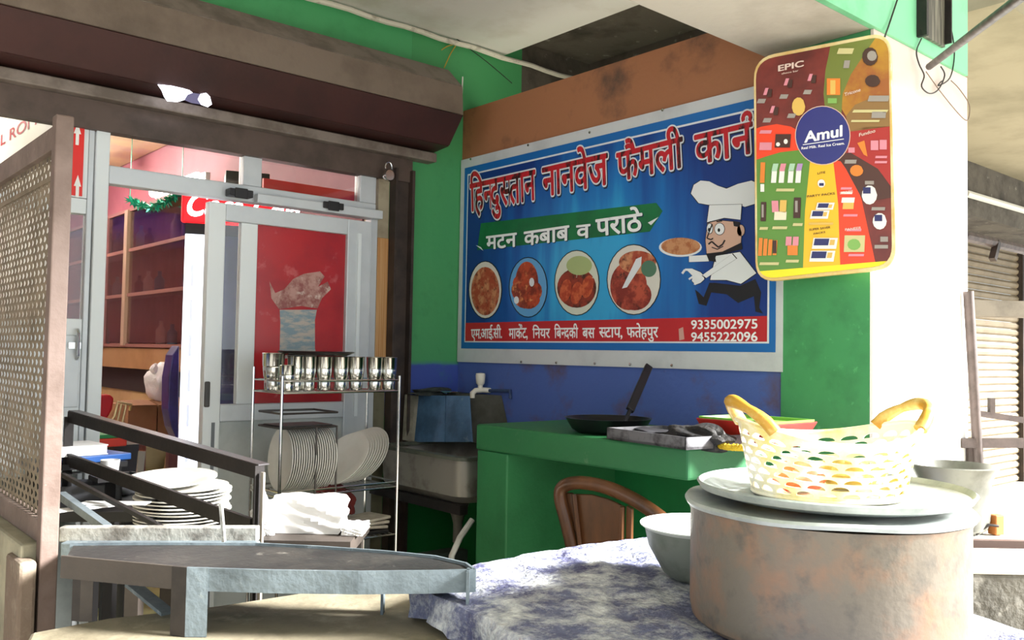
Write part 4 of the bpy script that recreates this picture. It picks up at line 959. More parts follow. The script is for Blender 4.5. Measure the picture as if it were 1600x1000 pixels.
# ------------------------------------------------------------------ big cooking pot, lids, basket
DPOT = 1.70
pl_, pr2 = P(1083, 820, d=DPOT), P(1494, 820, d=DPOT)
rpot = (pl_-pr2).length/2; pcx = (pl_+pr2)/2
zp0 = ZTB+.005; zp1 = P(1290, 800, d=DPOT-.02).z+.005
m_pot = mat('pot_copper', '#6c6459', .5, .1, col2='#85644e', scale=6, lo=.45, hi=.62, col3='#57524b', scale3=18, lo3=.52, hi3=.7, bump=.08, bscale=60)
pot = thing('cooking_pot', (pcx.x, pcx.y, zp0), 'huge round weathered copper brown cooking pot on the floured table', 'pot')
h = zp1-zp0
add('body', MB().lathe([(0, 0), (rpot*.93, 0), (rpot*.985, .012), (rpot, .035), (rpot, h-.012), (rpot*1.02, h), (rpot*.985, h), (rpot*.97, .03), (0, .02)], (pcx.x, pcx.y, zp0), 64), m_pot, pot, smooth=True)
m_lid = mat('lid_aluminium', '#b4bab8', .42, .3, col2='#87908e', scale=6, lo=.45, hi=.66, bump=.06)
r2 = rpot*1.045
lid1 = add('pot_lid', MB().lathe([(0, .0), (r2*.93, .0), (r2*.985, -.004), (r2, .003), (r2*.985, .008), (r2*.93, .005), (0, .005)], (pcx.x, pcx.y, zp1+.006), 72, wob=.007), m_lid, label='thin wavy aluminium lid lying directly on the big pot', cat='lid', smooth=True)
r3 = rpot*1.0
cx3 = pcx+RT*.012; 
lid2 = add('pot_lid', MB().lathe([(0, 0), (r3*.8, 0), (r3*.86, .004), (r3*.97, .012), (r3*1.0, .024), (r3*.985, .027), (r3*.955, .017), (r3*.84, .010), (r3*.78, .0055), (0, .0055)], (cx3.x, cx3.y, zp1+.019), 72), m_lid, label='shallow upturned aluminium lid between the wavy lid and the basket', cat='lid', smooth=True)
# basket: oval plastic tub of half moon holes, saddle rim, two loop handles
zk = zp1+.0255
bl_, br_ = P(1182, 775, d=1.66), P(1420, 775, d=1.66)
bcx = (bl_+br_)/2+Vector((FW.x, FW.y, 0))*.03
Rb, Rt = .139, .168; HB = .102
m_bk = mat('basket_plastic', '#f3eedb', .4, col2='#e3cf74', scale=5, lo=.46, hi=.62)
m_bkh = mat('basket_yellow', '#b98a2c', .4, col2='#d6c07a', scale=14, lo=.45, hi=.65)
bk2 = thing('plastic_basket', (bcx.x, bcx.y, zk), 'pale yellow plastic basket with half moon holes and two loop handles', 'basket')
AX = Vector((RT.x, RT.y, 0)).normalized(); AY = Vector((-AX.y, AX.x, 0))
def hrim(a):    # a = 0 camera right; handles at 0 and pi
    return HB*(1+.34*abs(math.cos(a))**2.2)
def bp_(a, t, push=0):   # t 0..1 up the wall
    r = Rb+(Rt-Rb)*t**.9+push
    return Vector((bcx.x, bcx.y, zk))+AX*(r*1.0*math.cos(a))+AY*(r*.86*math.sin(a))+Vector((0, 0, .006+hrim(a)*t))
mb = MB(); NC, NR = 22, 7
for j in range(NR):
    for i in range(NC):
        a0 = 2*math.pi*(i+.5*(j % 2))/NC; da = 2*math.pi/NC; t0_, t1_ = .05+.86*j/NR, .05+.86*(j+1)/NR
        def q(u, v): return bp_(a0+da*u, t0_+(t1_-t0_)*v)
        outer = [(0, 0), (.5, 0), (1, 0), (1, .5), (1, 1), (.75, 1), (.5, 1), (.25, 1), (0, 1), (0, .5)]
        inner = [(.12, .18), (.5, .14), (.88, .18), (.87, .4), (.78, .64), (.65, .78), (.5, .82), (.35, .78), (.22, .64), (.13, .4)]
        V0 = [mb.bm.verts.new(q(*p)) for p in outer]; V1 = [mb.bm.verts.new(q(*p)) for p in inner]
        for k in range(10): mb.bm.faces.new((V0[k], V0[(k+1) % 10], V1[(k+1) % 10], V1[k]))
n = 68
for i in range(n):
    a, b = 2*math.pi*i/n, 2*math.pi*(i+1)/n
    mb.face([bp_(a, 0), bp_(b, 0), bp_(b, .05), bp_(a, .05)]); mb.face([bp_(a, .91), bp_(b, .91), bp_(b, 1), bp_(a, 1)])
    mb.face([Vector((bcx.x, bcx.y, zk+.006)), bp_(a, 0), bp_(b, 0)])
o = add('tub', mb, m_bk, bk2, solid=.0035, weld=True)
mb = MB(); mb.tube([bp_(2*math.pi*i/n, 1, .002) for i in range(n)], [.0055]*n, 8, closed=True); add('rim', mb, m_bk, bk2, smooth=True)
mb = MB(); mb.tube([bp_(2*math.pi*i/n, 0, .001) for i in range(n)], [.004]*n, 6, closed=True); add('foot_ring', mb, m_bk, bk2, smooth=True)
for ang, s in ((math.pi+.12, 1), (.1, 1)):
    pts = []; 
    for k in range(17):
        f = k/16; a = ang+(f-.5)*1.15; up = math.sin(math.pi*f)**.55
        p = bp_(a, 1); out = Vector((p.x-bcx.x, p.y-bcx.y, 0)).normalized()
        pts.append(p+out*(.02*up)+Vector((0, 0, .036*up)))
    rr = [.009+.004*abs(math.cos(math.pi*k/8)) for k in range(17)]
    add('handle', MB().tube(pts, rr, 10), m_bkh, bk2, smooth=True, label='mottled yellow loop handle')
for i, (a, r_, c, lb) in enumerate(((math.pi*1.15, .07, '#c9562c', 'orange packet inside the pale basket, seen through the holes'), (.6, .05, '#b9a24c', 'mustard coloured packet inside the pale basket'))):
    p = Vector((bcx.x, bcx.y, zk+.04))+AX*(r_*math.cos(a))+AY*(r_*math.sin(a)*.8)
    add('food_packet', MB().blob(p, (.055, .045, .03), 20+i, .15, 3), mat('packet_%d' % i, c, .4), label=lb, cat='packet', smooth=True)
# ------------------------------------------------------------------ enamel bowl
rb0 = P(1001, 822, d=2.03); bw = Vector((rb0.x, rb0.y, 0))+AX*.142; rbw = .142
zb0 = ZTB+.006; hb = rb0.z-zb0+.004
m_en = mat('enamel_white', '#e9ece6', .4, col2='#d5dad2', scale=6)
bowl = thing('enamel_bowl', (bw.x, bw.y, zb0), 'white lined grey metal bowl standing against the big pot', 'bowl')
add('shell', MB().lathe([(0, 0), (rbw*.5, 0), (rbw*.62, .012), (rbw*.86, hb*.6), (rbw*.93, hb-.004), (rbw*.5, .006), (0, .006)][:5]+[(rbw*.90, hb-.006), (rbw*.83, hb*.6), (rbw*.55, .012), (0, .008)], (bw.x, bw.y, zb0), 48), mat('bowl_grey', '#8b9088', .45, .5, col2='#6f756c', scale=9), bowl, smooth=True)
add('rim', MB().lathe([(rbw*.9, hb-.01), (rbw, hb), (rbw*1.0, hb+.003), (rbw*.88, hb-.006)], (bw.x, bw.y, zb0), 48), m_en, bowl, smooth=True)
add('lining', MB().lathe([(rbw*.895, hb-.0065), (rbw*.81, hb*.6), (rbw*.52, .02), (0, .014)], (bw.x, bw.y, zb0), 48), m_en, bowl, smooth=True)
# ------------------------------------------------------------------ kerb wall, ledge and second pot at the right
m_kerb = mat('kerb_plaster', '#e6e2d6', .85, col2='#cfc9ba', scale=6, bump=.2)
m_kerb2 = mat('kerb_rough', '#6b6860', .9, col2='#4f4c45', scale=5, lo=.42, hi=.62, col3='#85827a', scale3=22, bump=.5, bscale=30)
# low kerb wall
k0 = P(1500, 878, d=2.15); zk1 = k0.z
def oblock(px0, px1, py, d, depth, z0, dzt=0):
    a = P(px0, py, d=d); b = P(px1, py, d=d); m = (a+b)/2; w = (b-a).length; z1 = m.z+dzt
    return MB().obox(Vector((m.x, m.y, 0))+ey*(depth/2)+Vector((0, 0, (z0+z1)/2)), (w, depth, z1-z0), ROTC)
struct('wall_kerb', oblock(1478, 1760, 879, 2.15, .14, 0, -.03), m_kerb2, bevel=.01)
struct('wall_kerb_cap', MB().obox(Vector(((P(1478, 876, d=2.15)+P(1760, 876, d=2.15))/2).to_tuple()[:2]+(zk1-.014,))+ey*.08, ((P(1478, 876, d=2.15)-P(1760, 876, d=2.15)).length, .17, .03), ROTC), m_kerb, bevel=.006)
bn = thing('plank_bench', P(1600, 1000, d=2.42).to_tuple()[:2]+(0,), 'pale plank shelf with a dark front bar carrying the dented pot', 'bench')
zbn = P(1550, 843, d=2.38).z
a, b = P(1470, 843, d=2.38), P(1760, 843, d=2.38); m = (a+b)/2; w = (b-a).length
add('front_bar', MB().obox(Vector((m.x, m.y, zbn-.012)), (w, .02, .022), ROTC), mat('bar_brown', '#5c4842', .6), bn)
add('plank', MB().obox(Vector((m.x, m.y, zbn-.011))+ey*.2, (w, .37, .02), ROTC), mat('plank_white', '#ebe6dc', .7, col2='#c7bfb0', scale=14, lo=.5, hi=.62), bn)
for s in (-.42, .42): add('leg', MB().obox(Vector((m.x, m.y, (zbn-.024)/2))+ex*w*s+ey*.3, (.04, .04, zbn-.024), ROTC), m_dki, bn)
DA = 2.5
a0, a1 = P(1425, 720, d=DA), P(1554, 720, d=DA); rm = (a1-a0).length/2; ac = (a0+a1)/2
zA0 = zbn+.0005; hA = P(1490, 727, d=DA).z-zA0
m_al2 = mat('pot_aluminium', '#85867f', .42, .5, col2='#66665f', scale=7, lo=.45, hi=.66)
ap = thing('dented_pot', (ac.x, ac.y, zA0), 'dull aluminium pot with a flared rim standing on the plank shelf', 'pot')
add('body', MB().lathe([(0, 0), (rm*.6, 0), (rm*.74, .012), (rm*.8, .04), (rm*.8, hA*.6), (rm*.83, hA*.8), (rm*1.0, hA), (rm*.97, hA+.003), (rm*.78, hA*.8), (rm*.74, .03), (0, .012)], (ac.x, ac.y, zA0), 48), m_al2, ap, smooth=True)
c = P(1556, 822, d=2.45); add('brown_block', MB().obox(Vector((c.x, c.y, zA0+.028)), (.03, .03, .055), ROTC@Matrix.Rotation(.3, 3, 'Z')), mat('block_brown', '#a5652f', .7), label='small brown block on the plank shelf beside the dented pot', cat='block', bevel=.003)
pts = [P(1525, 838, d=2.42), P(1536, 826, d=2.42), P(1545, 820, d=2.42), P(1560, 822, d=2.42)]
add('wire_scrap', MB().tube([Vector((p.x, p.y, max(p.z, zA0+.004))) for p in pts], .004, 6), m_dki, label='bent scrap of dark wire on the plank shelf', cat='wire', smooth=True)
# railing pieces standing in front of the far shutter
m_rail = mat('rail_brown', '#574a46', .6, col2='#3f3531', scale=14)
rl = thing('pipe_railing', P(1520, 800, d=3.2).to_tuple()[:2]+(0,), 'brown iron railing with a leaning pole before the far shutter', 'railing')
DR = 3.2
add('rail', MB().bar(P(1500, 692, d=DR), P(1740, 692, d=DR), .03, .034), m_rail, rl)
add('upper_rail', MB().bar(P(1528, 646, d=DR), P(1740, 677, d=DR), .02, .022), m_rail, rl)
add('stub', MB().bar(P(1549, 648, d=DR), P(1549, 622, d=DR), .02, .018, RT), m_rail, rl)
add('pole', MB().tube([P(1513, 455, d=DR), P(1532, 780, d=DR)], .018, 10), m_rail, rl, smooth=True)
for px in (1518, 1700): 
    a = P(px, 690, d=DR+.02); add('post', MB().bar(Vector((a.x, a.y, 0)), a, .04, .04, RT), m_rail, rl)
# far neighbour shopfront with slatted shutter
YN = .02
sx0, sx1 = P(1505, 600, y=YN).x, P(1589, 560, y=YN).x
sz1 = P(1550, 378, y=YN).z
fs = thing('slatted_shutter', ((sx0+sx1)/2, YN, 0), 'pale beige slatted roller shutter of the shop next door', 'shutter')
m_slat = mat('slat_beige', '#877860', .6, col2='#756750', scale=3)
ns = 34; hs = sz1/ns; slat = None
for i in range(ns):
    if slat is None:
        mb = MB(); pr = [Vector((0, 0, 0)), Vector((0, -.018, hs*.25)), Vector((0, -.022, hs*.6)), Vector((0, -.004, hs*.94)), Vector((0, .01, hs*.94)), Vector((0, .01, 0))]
        mb.prism([p+Vector((sx0-.6, YN, 0)) for p in pr], (sx1-sx0+.6, 0, 0)); slat = add('slat', mb, m_slat, fs)
    else:
        c = slat.copy(); COL.objects.link(c); c.location.z += hs*i; c.parent = fs
add('side_guide', MB().box(sx1+.005, sx1+.1, YN-.06, YN+.05, 0, sz1), m_guide, fs)
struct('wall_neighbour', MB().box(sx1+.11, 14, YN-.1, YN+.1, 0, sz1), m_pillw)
def zq(py, y=YN): return P(1550, py, y=y).z
struct('trim_neighbour_box', MB().box(2.2, 14, -.5, .1, sz1+.003, zq(215, -.5)), m_dark)
struct('trim_neighbour_line', MB().tube([P(1509, 302, y=-.52), P(1604, 330, y=-.52), P(1700, 362, y=-.52)], .03, 8), mat('line_white', '#d8d6cc', .6))
struct('trim_neighbour_pipe', MB().tube([P(1505, 368, y=-.53), P(1570, 383, y=-.53), P(1700, 415, y=-.53)], .045, 8), m_rail)
add('hanging_hook', MB().bar(P(1558, 378, y=-.55), P(1551, 406, y=-.55), .05, .05), m_guide, label='short dark bracket hanging above the beige slatted shutter', cat='bracket')
struct('ceiling_neighbour_beam', MB().box(2.0, 14, -1.2, -.51, zq(205, -.52), zq(135, -.9)), m_beam)
struct('trim_neighbour_crossbar', MB().bar(P(1500, 482, d=6.0), P(1760, 487, d=6.0), .2, .105), mat('crossbar', '#7b7163', .8, col2='#5d5549', scale=4))
struct('ceiling_neighbour', MB().box(1.65, 14, yP1+.2, 1.0, ZT+.1, ZT+.24), mat('beige_plaster', '#9a9178', .85, col2='#7f775f', scale=1.5, lo=.45, hi=.7))
# ------------------------------------------------------------------ printed banner on the brown wall
XB = -.012; NB = Vector((-1, 0, 0))
def B(px, py, lay=0): 
    p = P(px, py, x=XB); return Vector((XB-.0005-lay*.0005, p.y, p.z))
yb_0, yb_1 = -.006, P(1222, 560, x=XB).y
zb_0, zb_1 = (P(710, 566, x=XB).z+P(1220, 580, x=XB).z)/2, (P(728, 249, x=XB).z+P(1170, 136, x=XB).z)/2
bnr = thing('restaurant_banner', (XB, (yb_0+yb_1)/2, zb_0), 'blue printed restaurant banner with red Hindi lettering and a cartoon cook', 'banner')
m_vinyl = mat('vinyl_white', '#c9ccd0', .35, col2='#b5b8bd', scale=3, lo=.5, hi=.7, bump=.05)
mb = MB()
NS = 60
def bump_(u, v): return .0025*math.sin(u*23)*math.exp(-4*(1-v))+(.02*max(0, 1-u/.03)**2)*(.4+.6*math.sin(v*7)**2)
for (off) in (0,):
    mb.grid(lambda u, v: Vector((XB+.003-bump_(u, v)*.0, yb_0+(yb_1-yb_0)*u, zb_0+(zb_1-zb_0)*v)), 40, 8)
sheet = add('vinyl_sheet', mb, m_vinyl, bnr, solid=.004)
sheet.modifiers[-1].offset = 0
def rect(u0, u1, v0, v1, lay, m, nm, par=bnr):
    x = XB-.0005-lay*.0005; y0, y1 = yb_0+(yb_1-yb_0)*u0, yb_0+(yb_1-yb_0)*u1; z0, z1 = zb_0+(zb_1-zb_0)*v0, zb_0+(zb_1-zb_0)*v1
    return add(nm, MB().box(x, XB-.0001, y0, y1, z0, z1), m, par)
m_edge = mat('print_blue', '#1766b0', .4)
m_wht = mat('print_white', '#d9dee4', .45)
# blue print with darker diagonal streaks: colour of the print itself
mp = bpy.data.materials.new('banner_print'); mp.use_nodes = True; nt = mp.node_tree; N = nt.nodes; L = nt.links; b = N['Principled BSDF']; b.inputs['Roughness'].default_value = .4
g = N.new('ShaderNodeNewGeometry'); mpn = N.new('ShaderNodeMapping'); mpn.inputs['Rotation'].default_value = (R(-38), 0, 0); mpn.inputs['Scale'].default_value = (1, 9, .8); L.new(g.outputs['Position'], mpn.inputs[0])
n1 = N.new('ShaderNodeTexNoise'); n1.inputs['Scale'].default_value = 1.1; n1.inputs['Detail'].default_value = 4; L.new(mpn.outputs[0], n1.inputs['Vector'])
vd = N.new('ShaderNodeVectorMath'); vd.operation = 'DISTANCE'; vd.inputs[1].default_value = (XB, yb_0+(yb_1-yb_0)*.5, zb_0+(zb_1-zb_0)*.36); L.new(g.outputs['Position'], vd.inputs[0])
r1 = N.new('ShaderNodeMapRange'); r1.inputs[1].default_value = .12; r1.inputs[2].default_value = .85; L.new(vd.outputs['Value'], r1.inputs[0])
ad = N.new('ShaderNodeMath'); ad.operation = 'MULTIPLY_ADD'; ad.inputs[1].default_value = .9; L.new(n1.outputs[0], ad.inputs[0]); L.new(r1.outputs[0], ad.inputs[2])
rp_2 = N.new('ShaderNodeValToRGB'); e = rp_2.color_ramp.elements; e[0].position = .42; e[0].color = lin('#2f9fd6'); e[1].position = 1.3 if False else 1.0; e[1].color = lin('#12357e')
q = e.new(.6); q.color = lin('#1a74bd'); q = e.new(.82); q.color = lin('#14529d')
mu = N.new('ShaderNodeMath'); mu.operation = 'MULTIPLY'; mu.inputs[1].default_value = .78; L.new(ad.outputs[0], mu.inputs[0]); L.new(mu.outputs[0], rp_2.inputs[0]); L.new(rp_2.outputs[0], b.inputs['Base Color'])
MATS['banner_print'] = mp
vb0, vb1 = .066, .955; ub0, ub1 = .018, .986
rect(ub0, ub1, vb0, vb1, 0, m_edge, 'blue_border')
rect(ub0+.014, ub1-.014, vb0+.03, vb1-.034, 1, m_wht, 'white_line')
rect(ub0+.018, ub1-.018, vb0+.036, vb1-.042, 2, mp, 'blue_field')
vr1 = (P(800, 503, x=XB).z-zb_0)/(zb_1-zb_0)
rect(ub0+.018, ub1-.018, vb0+.036, vr1, 3, mat('print_red', '#b8242b', .45), 'red_strip')
def poly(pts, lay, m, nm, par=bnr, mbx=None):
    c = mbx or MB(); q = [B(x, y, lay) for x, y in pts]; c.face(q)
    if mbx is None: return add(nm, c, m, par)
def ell(cx, cy, rx, ry, n=28, rot=0): return [(cx+rx*math.cos(a)*math.cos(rot)-ry*math.sin(a)*math.sin(rot), cy+rx*math.cos(a)*math.sin(rot)+ry*math.sin(a)*math.cos(rot)) for a in [2*math.pi*i/n for i in range(n)]]
# heading: red letters, white outline, dark drop edge
W1 = [([('िह', 0), ('न', .17), 'दु', ('स', .17), 'तान'], (736, 330), (838, 311), (735, 289)),
      (['नानवेज'], (849, 307), (951, 287), (848, 264)),
      (['फैमली'], (966, 283), (1069, 260), (964, 241)),
      (['का', ('न', 0, 'reph')], (1088, 257), (1178, 238), (1086, 213))]
for tk_, o, e_, v in W1:
    mo, mr, md = MB(), MB(), MB()
    wd = word(tk_); O, U, Vv = B(*o), B(*e_), B(*v)
    lay_word(md, wd, O, U, Vv, NB, .0012, .062, 10, (.03, -.035)); lay_word(mo, wd, O, U, Vv, NB, .0017, .058, 12); lay_word(mr, wd, O, U, Vv, NB, .0023, .022, 8)
    add('heading_shadow', md, mat('print_navy', '#10203f', .5), bnr); add('heading_outline', mo, mat('print_white', ''), bnr)
    add('heading_word', mr, mat('heading_red', '#c01f2b', .45, col2='#2c1016', scale=9, lo=.5, hi=.58, stretch=(1, 3, 1)), bnr)
# green ribbon with white words
poly([(752, 349), (1026, 317), (1036, 330), (1016, 362), (746, 391)], 4, mat('print_green', '#14713f', .45, col2='#0f5a35', scale=4), 'green_ribbon')
poly([(744, 383), (752, 386), (756, 392)], 5, m_wht, 'ribbon_curl'); poly([(1013, 348), (1030, 339), (1018, 352)], 5, m_wht, 'ribbon_curl')
for tk_, o, e_, v in [(['मटन'], (761, 390), (808, 385), (761, 370)), (['कबाब'], (820, 384), (890, 375), (820, 363)), (['व'], (902, 373), (923, 371), (902, 353)), (['पराठे'], (933, 369), (1005, 360), (932, 344))]:
    mo, md = MB(), MB(); wd = word(tk_); O, U, Vv = B(*o), B(*e_), B(*v); lay_word(md, wd, O, U, Vv, NB, .0032, .03, 8, (.03, -.03)); lay_word(mo, wd, O, U, Vv, NB, .0036, .022, 8)
    add('ribbon_shadow', md, MATS['print_navy'], bnr); add('ribbon_word', mo, mat('print_bright', '#eef0f2', .45), bnr)
# address and telephone numbers
rk_ = [(['एम', '.', 'आई', '.', 'सी', '.'], (737, 529), (785, 528), (737, 515)), (['मा', ('के', 0, 'reph'), 'ट', ','], (796, 529), (825, 528), (796, 514)), (['िनयर'], (833, 528), (860, 528), (833, 514)), ([('िब', 0), ('न', .17), 'दकी'], (867, 528), (904, 528), (867, 513)), (['बस'], (911, 528), (930, 528), (911, 513)), ([('स', .17), 'टाप', ','], (937, 527), (973, 527), (937, 512)), (['फतेहपुर'], (980, 527), (1029, 527), (980, 512))]
for tk_, o, e_, v in rk_: mo = MB(); lay_word(mo, word(tk_), B(*o), B(*e_), B(*v), NB, .0026, .02, 6); add('address_word', mo, MATS['print_bright'], bnr)
wd_h = .72
for s, o, e_, v in (('9335002975', (1081, 514), (1184, 513), (1081, 500)), ('9455222096', (1081, 533), (1184, 533), (1081, 519))): mo = MB(); lay_word(mo, word([s]), B(*o), B(*e_), B(*v), NB, .0026, .02, 6); add('telephone_number', mo, MATS['print_bright'], bnr)
wd_h = .62
poly([(1061, 514), (1068, 511), (1070, 530), (1062, 532)], 4, mat('print_pink', '#c99a90', .5), 'phone_icon')
# food photographs in ovals
m_f = [mat('food_paratha', '#a4462f', .5, col2='#c98a63', scale=22, lo=.45, hi=.6, col3='#5d241c', scale3=40),
       mat('food_chicken', '#b5472a', .5, col2='#7a2a1c', scale=20, lo=.45, hi=.6, col3='#d98a52', scale3=36),
       mat('food_kebab', '#8f3424', .5, col2='#46231a', scale=24, lo=.45, hi=.6, col3='#d8cfc0', scale3=34, lo3=.64),
       mat('food_leg', '#7e2a22', .5, col2='#b5503a', scale=18, lo=.45, hi=.6, col3='#3d1a16', scale3=30)]
for i, (cx, cy, rx, ry) in enumerate(((759, 453, 25, 44), (826, 449, 29, 46), (902, 442, 34, 50), (991, 437, 41, 54))):
    poly(ell(cx, cy, rx+1.5, ry+1.5), 4, mat('print_black', '#16161c', .5), 'photo_rim')
    poly(ell(cx, cy, rx, ry), 5, mat('oval_plate_%d' % i, ['#d9d4cc', '#5f9fd2', '#cfd3c4', '#d5d2ca'][i], .4), 'plate_print')
    ins = [ell(cx, cy+2, rx*.88, ry*.86), ell(cx-2, cy-8, rx*.62, ry*.7)+[], ell(cx, cy+8, rx*.9, ry*.62), ell(cx-8, cy+10, rx*.7, ry*.7)][i]
    poly(ins, 6, m_f[i], 'food_print')
    if i == 1:
        for a in range(6): poly(ell(cx+15*math.cos(a)-2, cy+6+20*math.sin(a*1.05), 9, 14, 12, a), 7+.1*a, m_f[1], 'food_print')
        poly(ell(cx+6, cy-8, 4, 7, 10), 8, m_wht, 'garnish_print'); poly(ell(cx-18, cy+20, 4, 6, 10), 8, m_wht, 'garnish_print')
    if i == 2:
        poly(ell(cx+4, cy-27, 20, 15), 7, mat('print_lime', '#a3b27a', .5), 'garnish_print')
        for dx, dy in ((-17, 12), (0, 16), (17, 6)): poly(ell(cx+dx, cy+dy, 9, 18, 14, .2), 8+dx*.01, mat('kebab_red', '#a23a22', .5, col2='#c9623a', scale=40), 'food_print')
    if i == 3:
        poly(ell(cx+6, cy-27, 29, 18), 7, m_f[0], 'food_print'); poly(ell(cx+24, cy-17, 12, 13), 8, mat('print_sage', '#4d7560', .5), 'garnish_print')
        poly([(cx-18, cy+14), (cx+4, cy-32), (cx+13, cy-36), (cx+12, cy-22), (cx-10, cy+12)], 9, m_wht, 'bone_print'); poly(ell(cx+2, cy+24, 26, 24), 8, m_f[3], 'food_print')
# cook (flat print)
def Z(x, y): return (800+x*.3, 250+y*.3)
def zp(pts, lay, m, nm): return poly([Z(*p) for p in pts], lay, m, nm)
ck = None
m_k, m_w, m_sk = mat('print_black', ''), mat('print_cook_white', '#dfe2e6', .45), mat('print_skin', '#cda795', .45)
def outl(pts, lay, m, nm, g=5):
    cx = sum(p[0] for p in pts)/len(pts); cy = sum(p[1] for p in pts)/len(pts)
    big = [(p[0]+(p[0]-cx)/max(1, math.hypot(p[0]-cx, p[1]-cy))*g, p[1]+(p[1]-cy)/max(1, math.hypot(p[0]-cx, p[1]-cy))*g) for p in pts]
    zp(big, lay, m_k, nm+'_outline'); zp(pts, lay+1, m, nm)
zp([(1060, 640), (1190, 655), (1270, 620), (1300, 690), (1290, 770), (1310, 800), (1270, 790), (1262, 710), (1180, 745), (1120, 700), (1040, 690), (1015, 760), (975, 750), (955, 675), (975, 690), (1000, 715), (1030, 640)], 4, m_k, 'cook_legs')
outl([(1065, 500), (1190, 480), (1275, 590), (1195, 645), (1120, 625), (1035, 625), (1050, 560)], 5, m_w, 'cook_jacket')
outl([(1150, 490), (1172, 515), (1015, 615), (995, 600)], 7, m_w, 'cook_arm')
outl([(925, 500), (1025, 495), (1028, 528), (925, 532)], 5, m_w, 'cook_sleeve', 3)
outl([(1022, 330), (1080, 315), (1185, 325), (1200, 380), (1195, 435), (1100, 485), (1018, 488), (1012, 420)], 7, m_sk, 'cook_face', 3)
zp([(1155, 318), (1195, 325), (1185, 350), (1160, 345)], 10, m_k, 'cook_hair')
outl([Z_ for Z_ in [(1195+20*math.cos(a), 368+30*math.sin(a)) for a in [i*.52 for i in range(12)]]], 7, m_sk, 'cook_ear', 3)
for (cx, cy, rx, ry) in ((1035, 358, 15, 26), (1086, 360, 25, 30)):
    outl([(cx+rx*math.cos(i*.42), cy+ry*math.sin(i*.42)) for i in range(15)], 10, m_w, 'cook_eye', 3)
    zp([(cx-3+7*math.cos(i*.7), cy+6+10*math.sin(i*.7)) for i in range(9)], 12, m_k, 'cook_pupil')
def stroke(pts, w, lay, nm, m=None):
    mbx = MB()
    for a, b_ in zip(pts, pts[1:]):
        dx, dy = b_[0]-a[0], b_[1]-a[1]; l = math.hypot(dx, dy); nx, ny = -dy/l*w/2, dx/l*w/2
        poly([Z(a[0]+nx, a[1]+ny), Z(b_[0]+nx, b_[1]+ny), Z(b_[0]-nx, b_[1]-ny), Z(a[0]-nx, a[1]-ny)], lay, None, nm, mbx=mbx)
    add(nm, mbx, m or m_k, bnr)
stroke([(1048, 335), (1020, 408), (1042, 416), (1052, 408)], 6, 11, 'cook_nose')
stroke([(1028, 440), (1045, 425), (1062, 440), (1080, 455), (1102, 440), (1114, 418)], 8, 11, 'cook_moustache'); stroke([(1045, 455), (1075, 466), (1105, 450)], 5, 11, 'cook_mouth')
stroke([(1022, 330), (1040, 322)], 6, 11, 'cook_brow'); stroke([(1070, 322), (1100, 318)], 6, 11, 'cook_brow')
zp([(1015, 488), (1100, 478), (1200, 430), (1205, 465), (1062, 502), (1068, 532), (1030, 525)], 10, m_k, 'cook_scarf')
outl([(935, 175), (950, 130), (985, 108), (1030, 112), (1075, 135), (1120, 150), (1180, 125), (1250, 108), (1295, 130), (1308, 180), (1280, 225), (1215, 245), (1190, 235), (1030, 235), (975, 225)], 5, m_w, 'cook_hat')
outl([(1032, 236), (1200, 232), (1194, 312), (1110, 302), (1020, 325)], 8, m_w, 'cook_hat_band', 4)
outl([(915, 575), (945, 568), (985, 585), (1000, 600), (1005, 622), (985, 640), (960, 650), (940, 630), (945, 605)], 6, m_w, 'cook_hand', 3)
stroke([(890, 592), (905, 572), (945, 572)], 12, 8, 'cook_finger', m_w); stroke([(925, 622), (950, 605)], 10, 8, 'cook_finger', m_w); stroke([(955, 650), (968, 620)], 10, 8, 'cook_finger', m_w)
zp([(880+112*math.cos(i*.25), 455+50*math.sin(i*.25)) for i in range(25)], 6, m_wht, 'cook_platter'); zp([(882+102*math.cos(i*.25), 450+45*math.sin(i*.25)) for i in range(25)], 7, mat('print_bread', '#c08a62', .5, col2='#a2603a', scale=30, lo=.45, hi=.6), 'bread_print')
# nail heads along the banner
mb = MB()
for px, py in ((736, 246), (826, 224), (922, 204), (1036, 169)): p = B(px, py+3, 1); mb.lathe([(0, .004), (.006, .003), (.006, 0), (0, 0)], p, 8, Matrix.Rotation(R(-90), 3, 'Y'))
for px in (815, 870, 930, 985, 1050): p = B(px, 563+(px-710)*.0235, 1); mb.lathe([(0, .004), (.006, .003), (.006, 0), (0, 0)], p, 8, Matrix.Rotation(R(-90), 3, 'Y'))
add('nail_heads', mb, m_steel, bnr)

# ------------------------------------------------------------------ ice cream sign hung on the pillar corner
SU = Vector((-math.sin(R(15)), math.cos(R(15)), 0))     # along the sign, away from the camera
SNn = Vector((-SU.y, SU.x, 0)); SNn = SNn if SNn.dot(CAM-Vector((0, -2, 2))) > 0 else -SNn
SO = P(1398, 300, x=-.05); SO = Vector((-.05, yP1-.02, SO.z))
_p = P(1398, 300, x=-.05)
SO = P(1398, 300, x=-.045)
def S_(px, py, lay=0):
    return PP(px, py, SO, SNn)+SNn*(.001+lay*.0005)
def rz(x, y): return (1170+x*.2, 50+y*.2)
def rz2(x, y): return (1170+x*.2, 240+y*.2)
def rounded(pts, r, n=6):
    o = []; m = len(pts)
    for i in range(m):
        p0, p1, p2 = Vector(pts[i-1]), Vector(pts[i]), Vector(pts[(i+1) % m]); a = p1+(p0-p1).normalized()*r; c = p1+(p2-p1).normalized()*r
        for k in range(n+1):
            t = k/n; q = a*(1-t)**2+p1*2*t*(1-t)+c*t*t; o.append((q.x, q.y))
    return o
outer = rounded([(1177, 90), (1391, 48), (1401, 420), (1180, 442)], 34)
inn = rounded([(1181, 95), (1388, 55), (1394, 414), (1184, 437)], 30)
